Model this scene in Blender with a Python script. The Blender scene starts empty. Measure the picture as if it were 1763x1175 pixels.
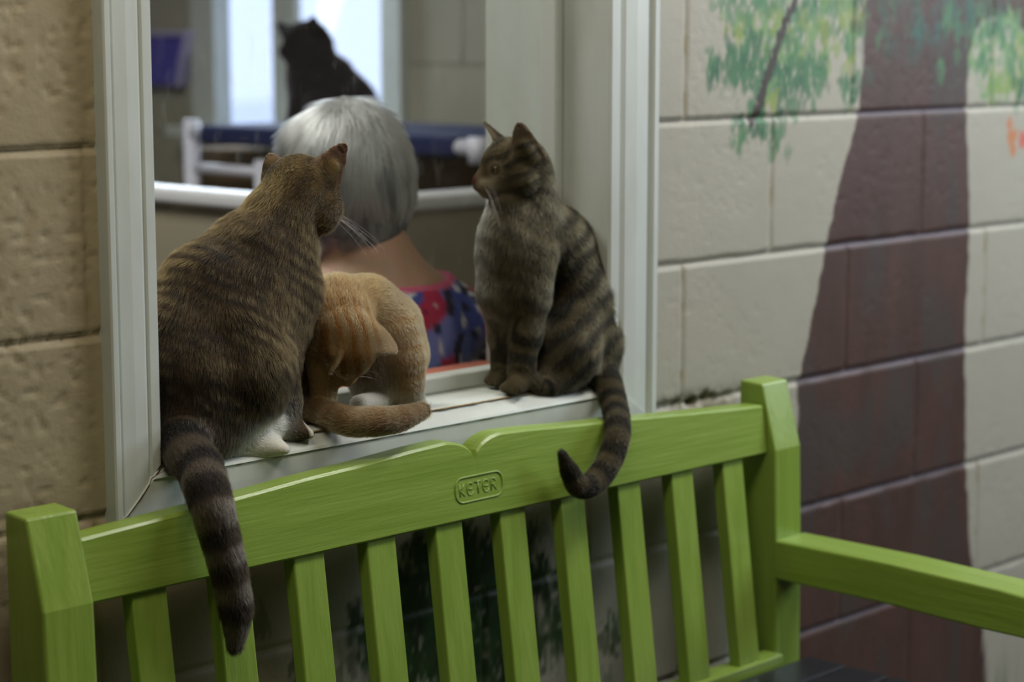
import bpy, bmesh, math, random
import numpy as np
from mathutils import Vector, Matrix

# ------------------------------------------------------------------ camera, world, light
W_PX, H_PX = 1763.0, 1175.0
FOC = 3575.0
CAM = np.array([0.0, -1.9, 1.337])
PITCH = math.atan((587.5 - 62.0) / FOC)
YAW = math.atan((4410 - 881.5) / (FOC / math.cos(PITCH)))
fwdh = np.array([math.cos(YAW), math.sin(YAW), 0.0])
RIGHT = np.array([math.sin(YAW), -math.cos(YAW), 0.0])
FWD = fwdh * math.cos(PITCH) + np.array([0, 0, -math.sin(PITCH)])
UP = np.cross(RIGHT, FWD)
TOCAM = -fwdh

scene = bpy.context.scene
cam_data = bpy.data.cameras.new('camera')
cam = bpy.data.objects.new('camera', cam_data)
scene.collection.objects.link(cam)
cam.matrix_world = Matrix(((RIGHT[0], UP[0], -FWD[0], CAM[0]), (RIGHT[1], UP[1], -FWD[1], CAM[1]),
                           (RIGHT[2], UP[2], -FWD[2], CAM[2]), (0, 0, 0, 1)))
cam_data.sensor_width = 36.0
cam_data.lens = FOC / W_PX * 36.0
cam_data.clip_start = 0.05
cam_data.dof.use_dof = True
cam_data.dof.focus_distance = 2.42
cam_data.dof.aperture_fstop = 3.4
scene.camera = cam

world = bpy.data.worlds.new('world')
scene.world = world
world.use_nodes = True
bg = world.node_tree.nodes['Background']
bg.inputs[0].default_value = (0.60, 0.68, 1.0, 1)
bg.inputs[1].default_value = 2.0

def area_light(name, loc, target, size, power, col, size_y=None):
    d = bpy.data.lights.new(name, 'AREA')
    d.energy = power
    d.color = col
    d.size = size
    if size_y:
        d.shape = 'RECTANGLE'
        d.size_y = size_y
    o = bpy.data.objects.new(name, d)
    scene.collection.objects.link(o)
    o.location = loc
    o.rotation_euler = (Vector(target) - Vector(loc)).to_track_quat('-Z', 'Y').to_euler()
    return o

area_light('daylight_side_window', (4.3, -1.2, 1.85), (1.8, -0.15, 0.9), 1.2, 35, (0.80, 0.90, 1.0), 1.2)
area_light('ceiling_light_hall_right', (2.7, -0.75, 2.57), (2.65, -0.5, 0), 1.2, 24, (1.0, 0.97, 0.93), 0.4)
area_light('warm_fill_hall_left', (0.8, -0.85, 2.57), (0.9, -0.6, 0), 1.2, 15, (1.0, 0.90, 0.70), 0.4)  # added warm lamp, imitating the reflection's tint on the left side
area_light('ceiling_light_cat_room', (1.5, 1.3, 2.57), (1.6, 1.3, 0), 1.2, 36, (1.0, 0.96, 0.90), 0.6)
area_light('daylight_fill_cat_room', (3.5, 2.4, 1.6), (2.0, 0.8, 1.0), 0.9, 16, (0.75, 0.85, 1.0), 0.9)  # added lamp hovering indoors, strengthening the bright window's daylight

vs = scene.view_settings
vs.view_transform = 'Standard'
vs.look = 'None'
vs.gamma = 1.0
vs.use_curve_mapping = False
vs.exposure = 0.16

# ------------------------------------------------------------------ helpers
C = scene.collection
rng = np.random.default_rng(7)

def ray(px, py):
    return FWD + RIGHT * ((px - W_PX / 2) / FOC) + UP * ((H_PX / 2 - py) / FOC)
def at_y(px, py, y):
    r = ray(px, py); return CAM + r * ((y - CAM[1]) / r[1])
def at_x(px, py, x):
    r = ray(px, py); return CAM + r * ((x - CAM[0]) / r[0])
def at_z(px, py, z):
    r = ray(px, py); return CAM + r * ((z - CAM[2]) / r[2])
def at_d(px, py, d):
    return CAM + ray(px, py) * d

def srgb(r, g, b):
    f = lambda c: (c / 255.0 / 12.92) if c <= 10 else ((c / 255.0 + 0.055) / 1.055) ** 2.4
    return (f(r), f(g), f(b))

def tag(o, label=None, cat=None, group=None, kind=None):
    if label: o['label'] = label
    if cat: o['category'] = cat
    if group: o['group'] = group
    if kind: o['kind'] = kind
    return o

def empty(name, loc=(0, 0, 0), rz=0):
    o = bpy.data.objects.new(name, None)
    C.objects.link(o)
    o.location = loc
    o.rotation_euler = (0, 0, rz)
    return o

def link_mesh(name, me, mat, parent=None, smooth=False):
    o = bpy.data.objects.new(name, me)
    C.objects.link(o)
    if mat: me.materials.append(mat)
    if smooth:
        me.polygons.foreach_set('use_smooth', [True] * len(me.polygons))
    if parent: 
        o.parent = parent
        o.matrix_parent_inverse = Matrix.Translation(-Vector(parent.location)) if parent.type == 'EMPTY' and parent.rotation_euler.z == 0 else Matrix()
    return o

def mesh_from(verts, faces, name='mesh'):
    me = bpy.data.meshes.new(name)
    me.from_pydata([tuple(map(float, v)) for v in verts], [], faces)
    me.update()
    return me

def np_mesh(V, Q, name='mesh'):
    """quads or triangles from numpy arrays"""
    me = bpy.data.meshes.new(name)
    n, k = Q.shape
    me.vertices.add(len(V)); me.vertices.foreach_set('co', np.ascontiguousarray(V, dtype=np.float32).ravel())
    me.loops.add(n * k); me.loops.foreach_set('vertex_index', Q.astype(np.int32).ravel())
    me.polygons.add(n); me.polygons.foreach_set('loop_start', np.arange(0, n * k, k, dtype=np.int32))
    me.update(calc_edges=True)
    me.validate()
    return me

class MB:
    def __init__(s): s.bm = bmesh.new()
    def box(s, a, b):
        (x0, y0, z0), (x1, y1, z1) = a, b
        v = [s.bm.verts.new(p) for p in [(x0, y0, z0), (x1, y0, z0), (x1, y1, z0), (x0, y1, z0), (x0, y0, z1), (x1, y0, z1), (x1, y1, z1), (x0, y1, z1)]]
        for f in [(0, 3, 2, 1), (4, 5, 6, 7), (0, 1, 5, 4), (1, 2, 6, 5), (2, 3, 7, 6), (3, 0, 4, 7)]:
            s.bm.faces.new([v[i] for i in f])
        return s
    def hexa(s, lo, hi):
        """lo, hi: two quads of 4 points"""
        v = [s.bm.verts.new(tuple(map(float, p))) for p in list(lo) + list(hi)]
        for f in [(0, 3, 2, 1), (4, 5, 6, 7), (0, 1, 5, 4), (1, 2, 6, 5), (2, 3, 7, 6), (3, 0, 4, 7)]:
            s.bm.faces.new([v[i] for i in f])
        return s
    def prism(s, poly, axis_vec):
        """polygon of 3D points swept by axis_vec"""
        a = Vector(axis_vec)
        v0 = [s.bm.verts.new(tuple(map(float, p))) for p in poly]
        v1 = [s.bm.verts.new(Vector(tuple(map(float, p))) + a) for p in poly]
        n = len(poly)
        s.bm.faces.new(v0[::-1]); s.bm.faces.new(v1)
        for i in range(n):
            s.bm.faces.new([v0[i], v0[(i + 1) % n], v1[(i + 1) % n], v1[i]])
        return s
    def tube(s, pts, rad, seg=10, caps=True):
        pts = [Vector(tuple(map(float, p))) for p in pts]
        if not hasattr(rad, '__len__'): rad = [rad] * len(pts)
        rings = []
        up0 = None
        for i, p in enumerate(pts):
            t = (pts[min(i + 1, len(pts) - 1)] - pts[max(i - 1, 0)]).normalized()
            if up0 is None:
                up0 = Vector((0, 0, 1)) if abs(t.z) < .9 else Vector((1, 0, 0))
            u = (up0 - t * up0.dot(t)).normalized(); w = t.cross(u); up0 = u
            rings.append([s.bm.verts.new(p + (u * math.cos(2 * math.pi * k / seg) + w * math.sin(2 * math.pi * k / seg)) * rad[i]) for k in range(seg)])
        for a, b in zip(rings, rings[1:]):
            for k in range(seg):
                s.bm.faces.new([a[k], a[(k + 1) % seg], b[(k + 1) % seg], b[k]])
        if caps:
            s.bm.faces.new(rings[0][::-1]); s.bm.faces.new(rings[-1])
        return s
    def build(s, name, mat, parent=None, bevel=0, seg=2, smooth=False):
        bmesh.ops.recalc_face_normals(s.bm, faces=s.bm.faces)
        if bevel:
            es = [e for e in s.bm.edges if len(e.link_faces) == 2 and e.calc_face_angle(0) > 0.5]
            bmesh.ops.bevel(s.bm, geom=es, offset=bevel, segments=seg, affect='EDGES', profile=0.5, clamp_overlap=True)
        me = bpy.data.meshes.new(name)
        s.bm.to_mesh(me); s.bm.free()
        return link_mesh(name, me, mat, parent, smooth)

# value noise
_lat = rng.random((64, 64, 64)).astype(np.float32)
def vnoise(P, scale):
    p = np.asarray(P, dtype=np.float64) * scale + 1000.0
    i = np.floor(p).astype(np.int64); f = (p - i); f = f * f * (3 - 2 * f)
    out = 0
    for dx in (0, 1):
        wx = f[..., 0] if dx else 1 - f[..., 0]
        for dy in (0, 1):
            wy = f[..., 1] if dy else 1 - f[..., 1]
            for dz in (0, 1):
                wz = f[..., 2] if dz else 1 - f[..., 2]
                out = out + wx * wy * wz * _lat[(i[..., 0] + dx) % 64, (i[..., 1] + dy) % 64, (i[..., 2] + dz) % 64]
    return out
def fbm(P, scale, o=3):
    return sum(vnoise(P, scale * 2 ** k) / 2 ** k for k in range(o)) / sum(1 / 2 ** k for k in range(o))
def sstep(a, b, x):
    t = np.clip((x - a) / (b - a), 0, 1); return t * t * (3 - 2 * t)

# ------------------------------------------------------------------ materials
def mat(name, col, rough=0.6, spec=0.5, bump=None, var=None, metal=0, attr=None, coat=0, sheen=0):
    """bump: (scale xyz, strength, distance); var: (scale xyz, colour2, lo, hi)"""
    m = bpy.data.materials.new(name); m.use_nodes = True
    nt = m.node_tree; N = nt.nodes; L = nt.links
    b = N['Principled BSDF']
    b.inputs['Base Color'].default_value = (*col, 1)
    b.inputs['Roughness'].default_value = rough
    b.inputs['Specular IOR Level'].default_value = spec
    b.inputs['Metallic'].default_value = metal
    b.inputs['Coat Weight'].default_value = coat
    tc = N.new('ShaderNodeTexCoord')
    def noise(sc, detail=4, rgh=.55):
        mp = N.new('ShaderNodeMapping'); mp.inputs['Scale'].default_value = sc
        L.new(tc.outputs['Object'], mp.inputs[0])
        n = N.new('ShaderNodeTexNoise'); n.inputs['Scale'].default_value = 1.0
        n.inputs['Detail'].default_value = detail; n.inputs['Roughness'].default_value = rgh
        L.new(mp.outputs[0], n.inputs['Vector'])
        return n
    src = None
    if attr:
        a = N.new('ShaderNodeAttribute'); a.attribute_name = attr; src = a.outputs['Color']
        L.new(src, b.inputs['Base Color'])
    if var:
        n = noise(var[0])
        r = N.new('ShaderNodeMapRange'); r.inputs['From Min'].default_value = var[2]; r.inputs['From Max'].default_value = var[3]
        L.new(n.outputs[0], r.inputs['Value'])
        mx = N.new('ShaderNodeMix'); mx.data_type = 'RGBA'
        L.new(r.outputs[0], mx.inputs['Factor'])
        if src: L.new(src, mx.inputs['A'])
        else: mx.inputs['A'].default_value = (*col, 1)
        mx.inputs['B'].default_value = (*var[1], 1)
        L.new(mx.outputs['Result'], b.inputs['Base Color'])
    if bump:
        n = noise(bump[0])
        bp = N.new('ShaderNodeBump'); bp.inputs['Strength'].default_value = bump[1]; bp.inputs['Distance'].default_value = bump[2]
        L.new(n.outputs[0], bp.inputs['Height']); L.new(bp.outputs[0], b.inputs['Normal'])
    return m

GREEN = (0.245, 0.360, 0.062)
GREEN2 = (0.205, 0.315, 0.045)
M = {}
for ax, sc in (('x', (9, 150, 150)), ('y', (150, 9, 150)), ('z', (150, 150, 9))):
    M['green_' + ax] = mat('green_paint_grain_' + ax, GREEN, 0.31, 0.5, (sc, 0.45, 0.0016), (tuple(s * .35 for s in sc), GREEN2, .42, .62))
M['white_wood'] = mat('white_painted_wood', (0.57, 0.61, 0.58), 0.42, 0.5, ((60, 60, 8), .12, .002), ((14, 14, 5), (0.51, 0.54, 0.50), .45, .7))
M['worn'] = mat('worn_bare_edge', (0.27, 0.17, 0.06), 0.8, 0.2, ((300, 300, 300), .5, .002), ((160, 160, 160), (0.45, 0.42, 0.32), .52, .60))
M['paint'] = mat('block_wall_paint', (.4, .38, .3), 0.55, 0.35, ((170, 170, 170), .22, .002), attr='paint')
M['room_wall'] = mat('cat_room_wall_paint', (0.38, 0.36, 0.28), .6, .3, ((40, 40, 40), .2, .002), ((3, 3, 3), (0.34, 0.32, 0.25), .4, .6))
M['salmon'] = mat('salmon_paint', (0.62, 0.20, 0.13), .5)
M['black_seat'] = mat('black_seat_slat', (0.008, 0.009, 0.012), .33, .5, ((5, 90, 90), .2, .001))
M['navy'] = mat('navy_fabric', (0.012, 0.018, 0.075), .8, .2)
M['pvc'] = mat('white_pvc', (0.62, 0.62, 0.72), .35)
M['counter_top'] = mat('white_laminate', (0.72, 0.72, 0.76), .25)
M['counter_side'] = mat('beige_laminate', (0.34, 0.30, 0.22), .5)
M['cardboard'] = mat('brown_cardboard', (0.16, 0.105, 0.055), .9, .1)
M['purple'] = mat('purple_plastic', (0.055, 0.035, 0.42), .35)
M['purple_rim'] = mat('pale_purple_rim', (0.42, 0.38, 0.62), .35)
M['snow'] = mat('snow', (0.8, 0.82, 0.86), .9)
M['siding'] = mat('grey_siding', (0.25, 0.3, 0.42), .8)
M['floor'] = mat('floor_tile', (0.07, 0.055, 0.04), .4, .4, None, ((6, 6, 6), (0.05, 0.04, 0.03), .4, .6))
M['hall_wall'] = mat('hall_wall_paint', (0.12, 0.10, 0.075), .7)
M['ceil'] = mat('ceiling_paint', (0.55, 0.53, 0.48), .9)
M['skin'] = mat('skin', (0.34, 0.205, 0.12), .5, .4, None, ((30, 30, 30), (0.40, 0.20, 0.13), .4, .6))
M['chair'] = mat('chair_plastic', (0.05, 0.05, 0.06), .5)
M['trouser'] = mat('dark_trousers', (0.03, 0.035, 0.06), .9, .1)
M['shoe'] = mat('shoe_leather', (0.05, 0.04, 0.04), .5)
M['fur_base'] = mat('fur_undercoat', (.2, .2, .2), .9, .1, ((400, 400, 400), .4, .002), attr='col')
M['cloth_paint'] = mat('printed_shirt', (.2, .2, .3), .85, .15, ((200, 200, 200), .2, .001), attr='col')

def hair_mat(name, rough=.35):
    m = bpy.data.materials.new(name); m.use_nodes = True
    N = m.node_tree.nodes; L = m.node_tree.links
    N.remove(N['Principled BSDF'])
    h = N.new('ShaderNodeBsdfHairPrincipled'); h.parametrization = 'COLOR'
    h.inputs['Roughness'].default_value = rough; h.inputs['Radial Roughness'].default_value = .7; h.inputs['IOR'].default_value = 1.35
    a = N.new('ShaderNodeAttribute'); a.attribute_name = 'col'
    L.new(a.outputs['Color'], h.inputs['Color'])
    L.new(h.outputs[0], N['Material Output'].inputs['Surface'])
    return m
M['fur'] = hair_mat('cat_fur', .55)
M['person_hair'] = hair_mat('grey_hair', .3)

def glass_mat():
    m = bpy.data.materials.new('window_glass'); m.use_nodes = True
    N = m.node_tree.nodes; L = m.node_tree.links
    N.remove(N['Principled BSDF'])
    t = N.new('ShaderNodeBsdfTransparent'); t.inputs[0].default_value = (.93, .95, .94, 1)
    g = N.new('ShaderNodeBsdfGlossy'); g.inputs['Roughness'].default_value = .02
    f = N.new('ShaderNodeFresnel')
    ge = N.new('ShaderNodeNewGeometry'); ri = N.new('ShaderNodeMapRange'); ri.inputs['To Min'].default_value = 1.5; ri.inputs['To Max'].default_value = 1 / 1.5
    L.new(ge.outputs['Backfacing'], ri.inputs['Value']); L.new(ri.outputs[0], f.inputs[0])
    mx = N.new('ShaderNodeMixShader')
    L.new(f.outputs[0], mx.inputs[0]); L.new(t.outputs[0], mx.inputs[1]); L.new(g.outputs[0], mx.inputs[2])
    # faint smears of dirt
    tc = N.new('ShaderNodeTexCoord'); mp = N.new('ShaderNodeMapping'); mp.inputs['Scale'].default_value = (60, 60, 22)
    n = N.new('ShaderNodeTexNoise'); n.inputs['Scale'].default_value = 1; n.inputs['Detail'].default_value = 6
    r = N.new('ShaderNodeMapRange'); r.inputs['From Min'].default_value = .6; r.inputs['From Max'].default_value = .85
    r.inputs['To Min'].default_value = 0.008; r.inputs['To Max'].default_value = .08
    L.new(tc.outputs['Object'], mp.inputs[0]); L.new(mp.outputs[0], n.inputs['Vector']); L.new(n.outputs[0], r.inputs['Value'])
    d = N.new('ShaderNodeBsdfDiffuse'); d.inputs[0].default_value = (.6, .6, .6, 1)
    m2 = N.new('ShaderNodeMixShader')
    L.new(r.outputs[0], m2.inputs[0]); L.new(mx.outputs[0], m2.inputs[1]); L.new(d.outputs[0], m2.inputs[2])
    L.new(m2.outputs[0], N['Material Output'].inputs['Surface'])
    return m
M['glass'] = glass_mat()

# ------------------------------------------------------------------ the block wall with its painted tree
COURSE, BLOCK = 0.2045, 0.406
OX0, OX1, OZ0, OZ1 = 1.355, 2.135, 0.845, 2.05      # rough opening
WX0, WX1, WZ1 = -1.5, 4.6, 2.6
Z_JOINT0 = 1.217

def axis_lines(lo, fine0, fine1, hi, fine, coarse, must):
    a = list(np.arange(lo, fine0, coarse)) + list(np.arange(fine0, fine1, fine)) + list(np.arange(fine1, hi, coarse)) + [hi] + list(must)
    a = np.unique(np.round(a, 5)); keep = [a[0]]
    for v in a[1:]:
        if v - keep[-1] < 0.0012:
            if v in np.round(must, 5): keep[-1] = v
            continue
        keep.append(v)
    return np.array(keep)

xs = axis_lines(WX0, 1.02, 3.5, WX1, 0.0042, 0.06, [OX0, OX1])
zs = axis_lines(0, 0.28, 1.46, WZ1, 0.0038, 0.06, [OZ0, OZ1])
nx, nz = len(xs), len(zs)
X, Z = np.meshgrid(xs, zs, indexing='ij')
PX3 = np.stack([X, np.zeros_like(X), Z], -1)
kz = (Z - Z_JOINT0) / COURSE
dz = np.abs(kz - np.round(kz)) * COURSE
course = np.floor(kz).astype(int)
off = np.where(course % 2 == 0, 0.5, 0.0)          # the course right above joint 0 is even
kx = (X - 2.503) / BLOCK + off
kx = np.where(course % 2 == 0, (X - 2.298) / BLOCK, (X - 2.503) / BLOCK)
dx_ = np.abs(kx - np.round(kx)) * BLOCK
wob = (vnoise(PX3, 30) - .5) * 0.002
gz = 1 - sstep(0.0022, 0.0062, dz + wob)
gx = 1 - sstep(0.0018, 0.0052, dx_ + wob)
rough_m = (fbm(PX3, 55, 4) - .5)
pits = sstep(.70, .80, vnoise(PX3 + 3.3, 120)) * sstep(.45, .6, vnoise(PX3, 9))
bt_ = (X < 1.35)
Y = 0.0040 * np.maximum(gz, gx * .75) + rough_m * (0.0004 + .0010 * bt_) + pits * (0.0004 + .0012 * bt_)
# crumbling mortar under the sill height, beside the casing
crumb = np.exp(-((X - 2.33) / .09) ** 2) * np.exp(-((Z - (Z_JOINT0 - 2 * COURSE)) / .011) ** 2)
Y += crumb * (fbm(PX3 + 7, 90, 3) - .25) * 0.022

BEIGE = np.array([0.385, 0.365, 0.300])
colr = np.ones(X.shape + (3,)) * BEIGE
REFLECT_TINT = np.array([0.34, 0.285, 0.18])  # left part of the wall coloured warm to imitate a glass reflection's tint
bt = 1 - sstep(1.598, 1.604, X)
colr = colr * (1 - bt[..., None]) + REFLECT_TINT * bt[..., None]
colr *= (0.96 + 0.08 * fbm(PX3, 12, 3))[..., None]
dirt = (sstep(.45, .7, fbm(PX3 + 5, 40, 3)) * gx * .75)
colr = colr * (1 - dirt[..., None]) + np.array([.26, .22, .10]) * dirt[..., None]
cr = np.clip(crumb * 1.1, 0, 1) * sstep(.42, .6, fbm(PX3 + 2, 70, 3))
colr = colr * (1 - cr[..., None]) + np.array([.17, .15, .09]) * cr[..., None]

def wall_pts(pts):
    q = np.array([at_y(px, py, 0.0) for px, py in pts]); return q[:, 0], q[:, 2]
lx, lz = wall_pts([(1492, -40), (1490, 0), (1487, 90), (1479, 185), (1463, 255), (1444, 320), (1425, 410), (1409, 490), (1396, 560), (1384, 610), (1374, 660), (1371, 760), (1366, 900), (1362, 1175)])
rx, rz = wall_pts([(1712, -40), (1700, 20), (1680, 55), (1668, 100), (1663, 190), (1668, 300), (1670, 400), (1664, 500), (1661, 620), (1663, 800), (1671, 950), (1688, 1050), (1700, 1175)])
L_edge = np.interp(Z, lz[::-1], lx[::-1]) + (vnoise(PX3 + 9, 55) - .5) * .006
R_edge = np.interp(Z, rz[::-1], rx[::-1]) + (vnoise(PX3 + 19, 55) - .5) * .006
trunk = sstep(-.0025, .0025, X - L_edge) * (1 - sstep(-.0025, .0025, X - R_edge))
# the limb leaving the trunk to the upper right
cx, cz = wall_pts([(1712, 100)])
arch = sstep(.0, .006, (Z - (at_y(1715, 32, 0)[2] - 3.2 * (X - at_y(1718, 30, 0)[0]) ** 2))) * (X > R_edge - .005) * (Z > 1.30)
tcol = np.array([0.070, 0.037, 0.029]) * (0.82 + .45 * fbm(PX3 * np.array([1, 1, .35]), 30, 4))[..., None]
tcol = tcol + (sstep(.52, .75, fbm(PX3 * np.array([1, 1, .4]) + 31, 18, 3)) * .6)[..., None] * (np.array([.055, .05, .045]) - tcol)
joint_highlight = (gz * sstep(0.25, .9, gz))[..., None] * .75  # highlight on the horizontal joints, painted into the trunk colour
tcol = tcol * (1 - joint_highlight) + np.array([.17, .14, .17]) * joint_highlight
tm = np.clip(trunk + arch, 0, 1)[..., None]
colr = colr * (1 - tm) + tcol * tm

def dab(cx, cz, rx, rz, col, a, tilt=0.0):
    i0, i1 = np.searchsorted(xs, [cx - rx * 2.2, cx + rx * 2.2]); j0, j1 = np.searchsorted(zs, [cz - rz * 2.2, cz + rz * 2.2])
    if i1 <= i0 or j1 <= j0: return
    sx = X[i0:i1, j0:j1] - cx; sz = Z[i0:i1, j0:j1] - cz
    sx = sx + tilt * sz
    r = np.sqrt((sx / rx) ** 2 + (sz / rz) ** 2)
    nn = vnoise(PX3[i0:i1, j0:j1] * np.array([1, 1, .5]), 170)
    al = (a * (1 - sstep(.55, 1.1, r + (nn - .5) * 1.1)))[..., None]
    colr[i0:i1, j0:j1] = colr[i0:i1, j0:j1] * (1 - al) + np.array(col) * al

g_dark, g_mid, g_light, g_yel, g_teal = (.035, .12, .06), (.07, .19, .085), (.17, .30, .12), (.25, .31, .07), (.03, .10, .08)
rd = random.Random(5)
def cluster(px, py, sx, sy, n, cols, size=1.0, a=(.45, .9)):
    for _ in range(n):
        u, v = rd.gauss(0, sx), rd.gauss(0, sy)
        p = at_y(px + u, py + v, 0)
        dab(p[0], p[2], rd.uniform(.007, .014) * size, rd.uniform(.011, .023) * size, rd.choice(cols), .8 * rd.uniform(*a), rd.uniform(-.4, .4))
cluster(1390, 20, 62, 26, 120, [g_mid, g_dark, g_mid, g_light])
cluster(1300, 55, 22, 26, 34, [g_yel, g_light, g_mid])
cluster(1345, 80, 30, 22, 34, [g_light, g_mid, g_yel])
cluster(1305, 110, 38, 22, 75, [g_mid, g_dark])
cluster(1262, 118, 17, 9, 16, [g_mid, g_dark])
cluster(1378, 95, 24, 24, 45, [g_mid, g_dark, g_light])
cluster(1415, 50, 22, 36, 36, [g_light, g_yel, g_mid])
cluster(1345, 150, 22, 24, 60, [g_mid, g_dark])
cluster(1398, 130, 13, 12, 26, [g_dark, g_mid])
cluster(1400, 160, 8, 11, 10, [g_mid], .8, (.3, .6))
cluster(1467, 50, 9, 40, 34, [g_mid, g_light, g_yel])
cluster(1465, 150, 9, 14, 18, [g_mid, g_dark])
cluster(1322, 170, 6, 10, 10, [g_yel, g_light])
cluster(1295, 205, 18, 12, 26, [g_dark, g_mid], .8)
cluster(1300, 228, 16, 10, 14, [g_dark, g_mid], .7)
cluster(1340, 235, 9, 16, 16, [g_mid], .8, (.3, .7))
cluster(1264, 245, 9, 6, 8, [g_light, g_mid], .8, (.3, .6))
cluster(1232, 122, 4, 8, 5, [g_dark, g_mid], .8)
cluster(1262, 165, 12, 18, 6, [g_mid], .6, (.2, .4))
# foliage over the trunk top: dull brush strokes
cluster(1560, 30, 55, 40, 110, [g_teal, (.05, .12, .07), (.07, .05, .045), (.10, .045, .035)], 1.3, (.15, .45))
cluster(1690, 25, 45, 22, 70, [g_teal, g_mid, (.05, .10, .07)], 1.2, (.2, .6))
cluster(1620, 128, 4, 12, 8, [g_mid], .9, (.2, .5))
cluster(1590, 62, 14, 10, 14, [g_teal], 1, (.2, .5))
# hanging foliage at the right
cluster(1722, 60, 22, 17, 60, [g_mid, g_teal, g_light])
cluster(1700, 105, 14, 22, 40, [g_light, g_light, g_mid])
cluster(1745, 105, 18, 26, 50, [g_mid, g_light, g_yel])
cluster(1725, 152, 12, 10, 26, [g_yel, g_light])
cluster(1718, 95, 7, 22, 6, [(.5, .47, .36)], .8, (.3, .7))
cluster(1760, 150, 8, 20, 12, [g_dark, g_mid])
cluster(1300, 4, 30, 3, 10, [g_mid])
# the branch
pb = [(1372, -8), (1350, 45), (1330, 105), (1312, 165), (1296, 212)]
for a, b in zip(pb, pb[1:]):
    for t in np.linspace(0, 1, 26):
        p = at_y(a[0] + (b[0] - a[0]) * t + rd.uniform(-1, 1), a[1] + (b[1] - a[1]) * t, 0)
        dab(p[0], p[2], .0082, .008, (.05, .037, .03), .75)
# orange butterfly near the right edge
for (px, py, ax, az) in [(1744, 232, .016, .013), (1737, 215, .008, .014), (1744, 252, .009, .012), (1760, 240, .012, .012)]:
    p = at_y(px, py, 0); dab(p[0], p[2], ax * 1.15, az * 1.35, (.50, .20, .085) if px < 1750 else (.55, .13, .10), .95)
# dark painted bush on the wall behind the bench
BUSH = [(.020, .045, .012), (.035, .075, .018), (.012, .02, .008), (.02, .085, .02)]
cluster(775, 960, 30, 30, 90, BUSH, 1.6, (.4, .8))
cluster(740, 1030, 42, 40, 130, BUSH, 1.6, (.4, .8))
cluster(870, 1000, 45, 40, 150, BUSH, 1.6, (.4, .8))
cluster(820, 1110, 110, 45, 230, BUSH, 1.6, (.3, .8))
cluster(690, 1140, 30, 30, 60, BUSH, 1.4, (.3, .7))
cluster(1724, 1160, 9, 16, 10, [(.06, .11, .03), (.10, .13, .05)], 1.0, (.2, .5))

V = np.stack([X, Y, Z], -1).reshape(-1, 3)
idx = np.arange(nx * nz).reshape(nx, nz)
q = np.stack([idx[:-1, :-1], idx[1:, :-1], idx[1:, 1:], idx[:-1, 1:]], -1)
cxm = (X[:-1, :-1] + X[1:, 1:]) / 2; czm = (Z[:-1, :-1] + Z[1:, 1:]) / 2
hole = (cxm > OX0) & (cxm < OX1) & (czm > OZ0) & (czm < OZ1)
Q = q[~hole]
extra_v, extra_q = [], []
def add_box_np(a, b):
    (x0, y0, z0), (x1, y1, z1) = a, b
    n = len(V) + len(extra_v)
    extra_v.extend([(x0, y0, z0), (x1, y0, z0), (x1, y1, z0), (x0, y1, z0), (x0, y0, z1), (x1, y0, z1), (x1, y1, z1), (x0, y1, z1)])
    for f in [(0, 3, 2, 1), (4, 5, 6, 7), (0, 1, 5, 4), (1, 2, 6, 5), (2, 3, 7, 6), (3, 0, 4, 7)]:
        extra_q.append([n + i for i in f])
add_box_np((WX0, .03, 0), (OX0, .2, WZ1)); add_box_np((OX1, .03, 0), (WX1, .2, WZ1))
add_box_np((OX0, .03, 0), (OX1, .2, OZ0)); add_box_np((OX0, .03, OZ1), (OX1, .2, WZ1))
Vall = np.vstack([V, np.array(extra_v)]); Qall = np.vstack([Q, np.array(extra_q)])
me = np_mesh(Vall, Qall, 'wall')
ca = me.color_attributes.new('paint', 'FLOAT_COLOR', 'POINT')
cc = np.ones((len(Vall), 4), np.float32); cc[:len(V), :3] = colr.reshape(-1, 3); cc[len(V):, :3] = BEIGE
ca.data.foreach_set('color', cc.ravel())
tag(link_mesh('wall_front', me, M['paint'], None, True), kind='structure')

# ------------------------------------------------------------------ rest of the two rooms
def struct(name, mb, m, **k):
    return tag(mb.build(name, m, **k), kind='structure')
RX = 3.6
struct('floor', MB().box((WX0, -4.2, -.1), (WX1, 4.4, 0)), M['floor'])
struct('ceiling', MB().box((WX0, -4.2, 2.6), (WX1, 4.4, 2.7)), M['ceil'])
struct('wall_left', MB().box((WX0 - .1, -4.2, 0), (WX0, 4.4, 2.6)), M['hall_wall'])
struct('wall_right', MB().box((WX1, -4.2, 0), (WX1 + .1, 0, 2.6)), M['hall_wall'])
struct('wall_back', MB().box((WX0, -4.3, 0), (WX1, -4.2, 2.6)), M['hall_wall'])
struct('wall_cat_room_far', MB().box((WX0, 4.4, 0), (WX1, 4.5, 2.6)), M['room_wall'])

# cat room wall with the bright window
wy = lambda px: at_x(px, 200, RX)[1]
FY0, FY1 = wy(705), wy(345)            # outer frame
PYR = (wy(670), wy(507)); PYL = (wy(465), wy(385))
WB = at_x(500, 222, RX)[2]             # bottom of panes
mb = MB()
mb.box((RX, .2, 0), (RX + .03, FY0 + .05, 2.6)).box((RX, FY1 - .05, 0), (RX + .03, 4.4, 2.6))
mb.box((RX, FY0 + .05, 0), (RX + .03, FY1 - .05, WB - .02)).box((RX, FY0 + .05, 2.1), (RX + .03, FY1 - .05, 2.6))
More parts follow.
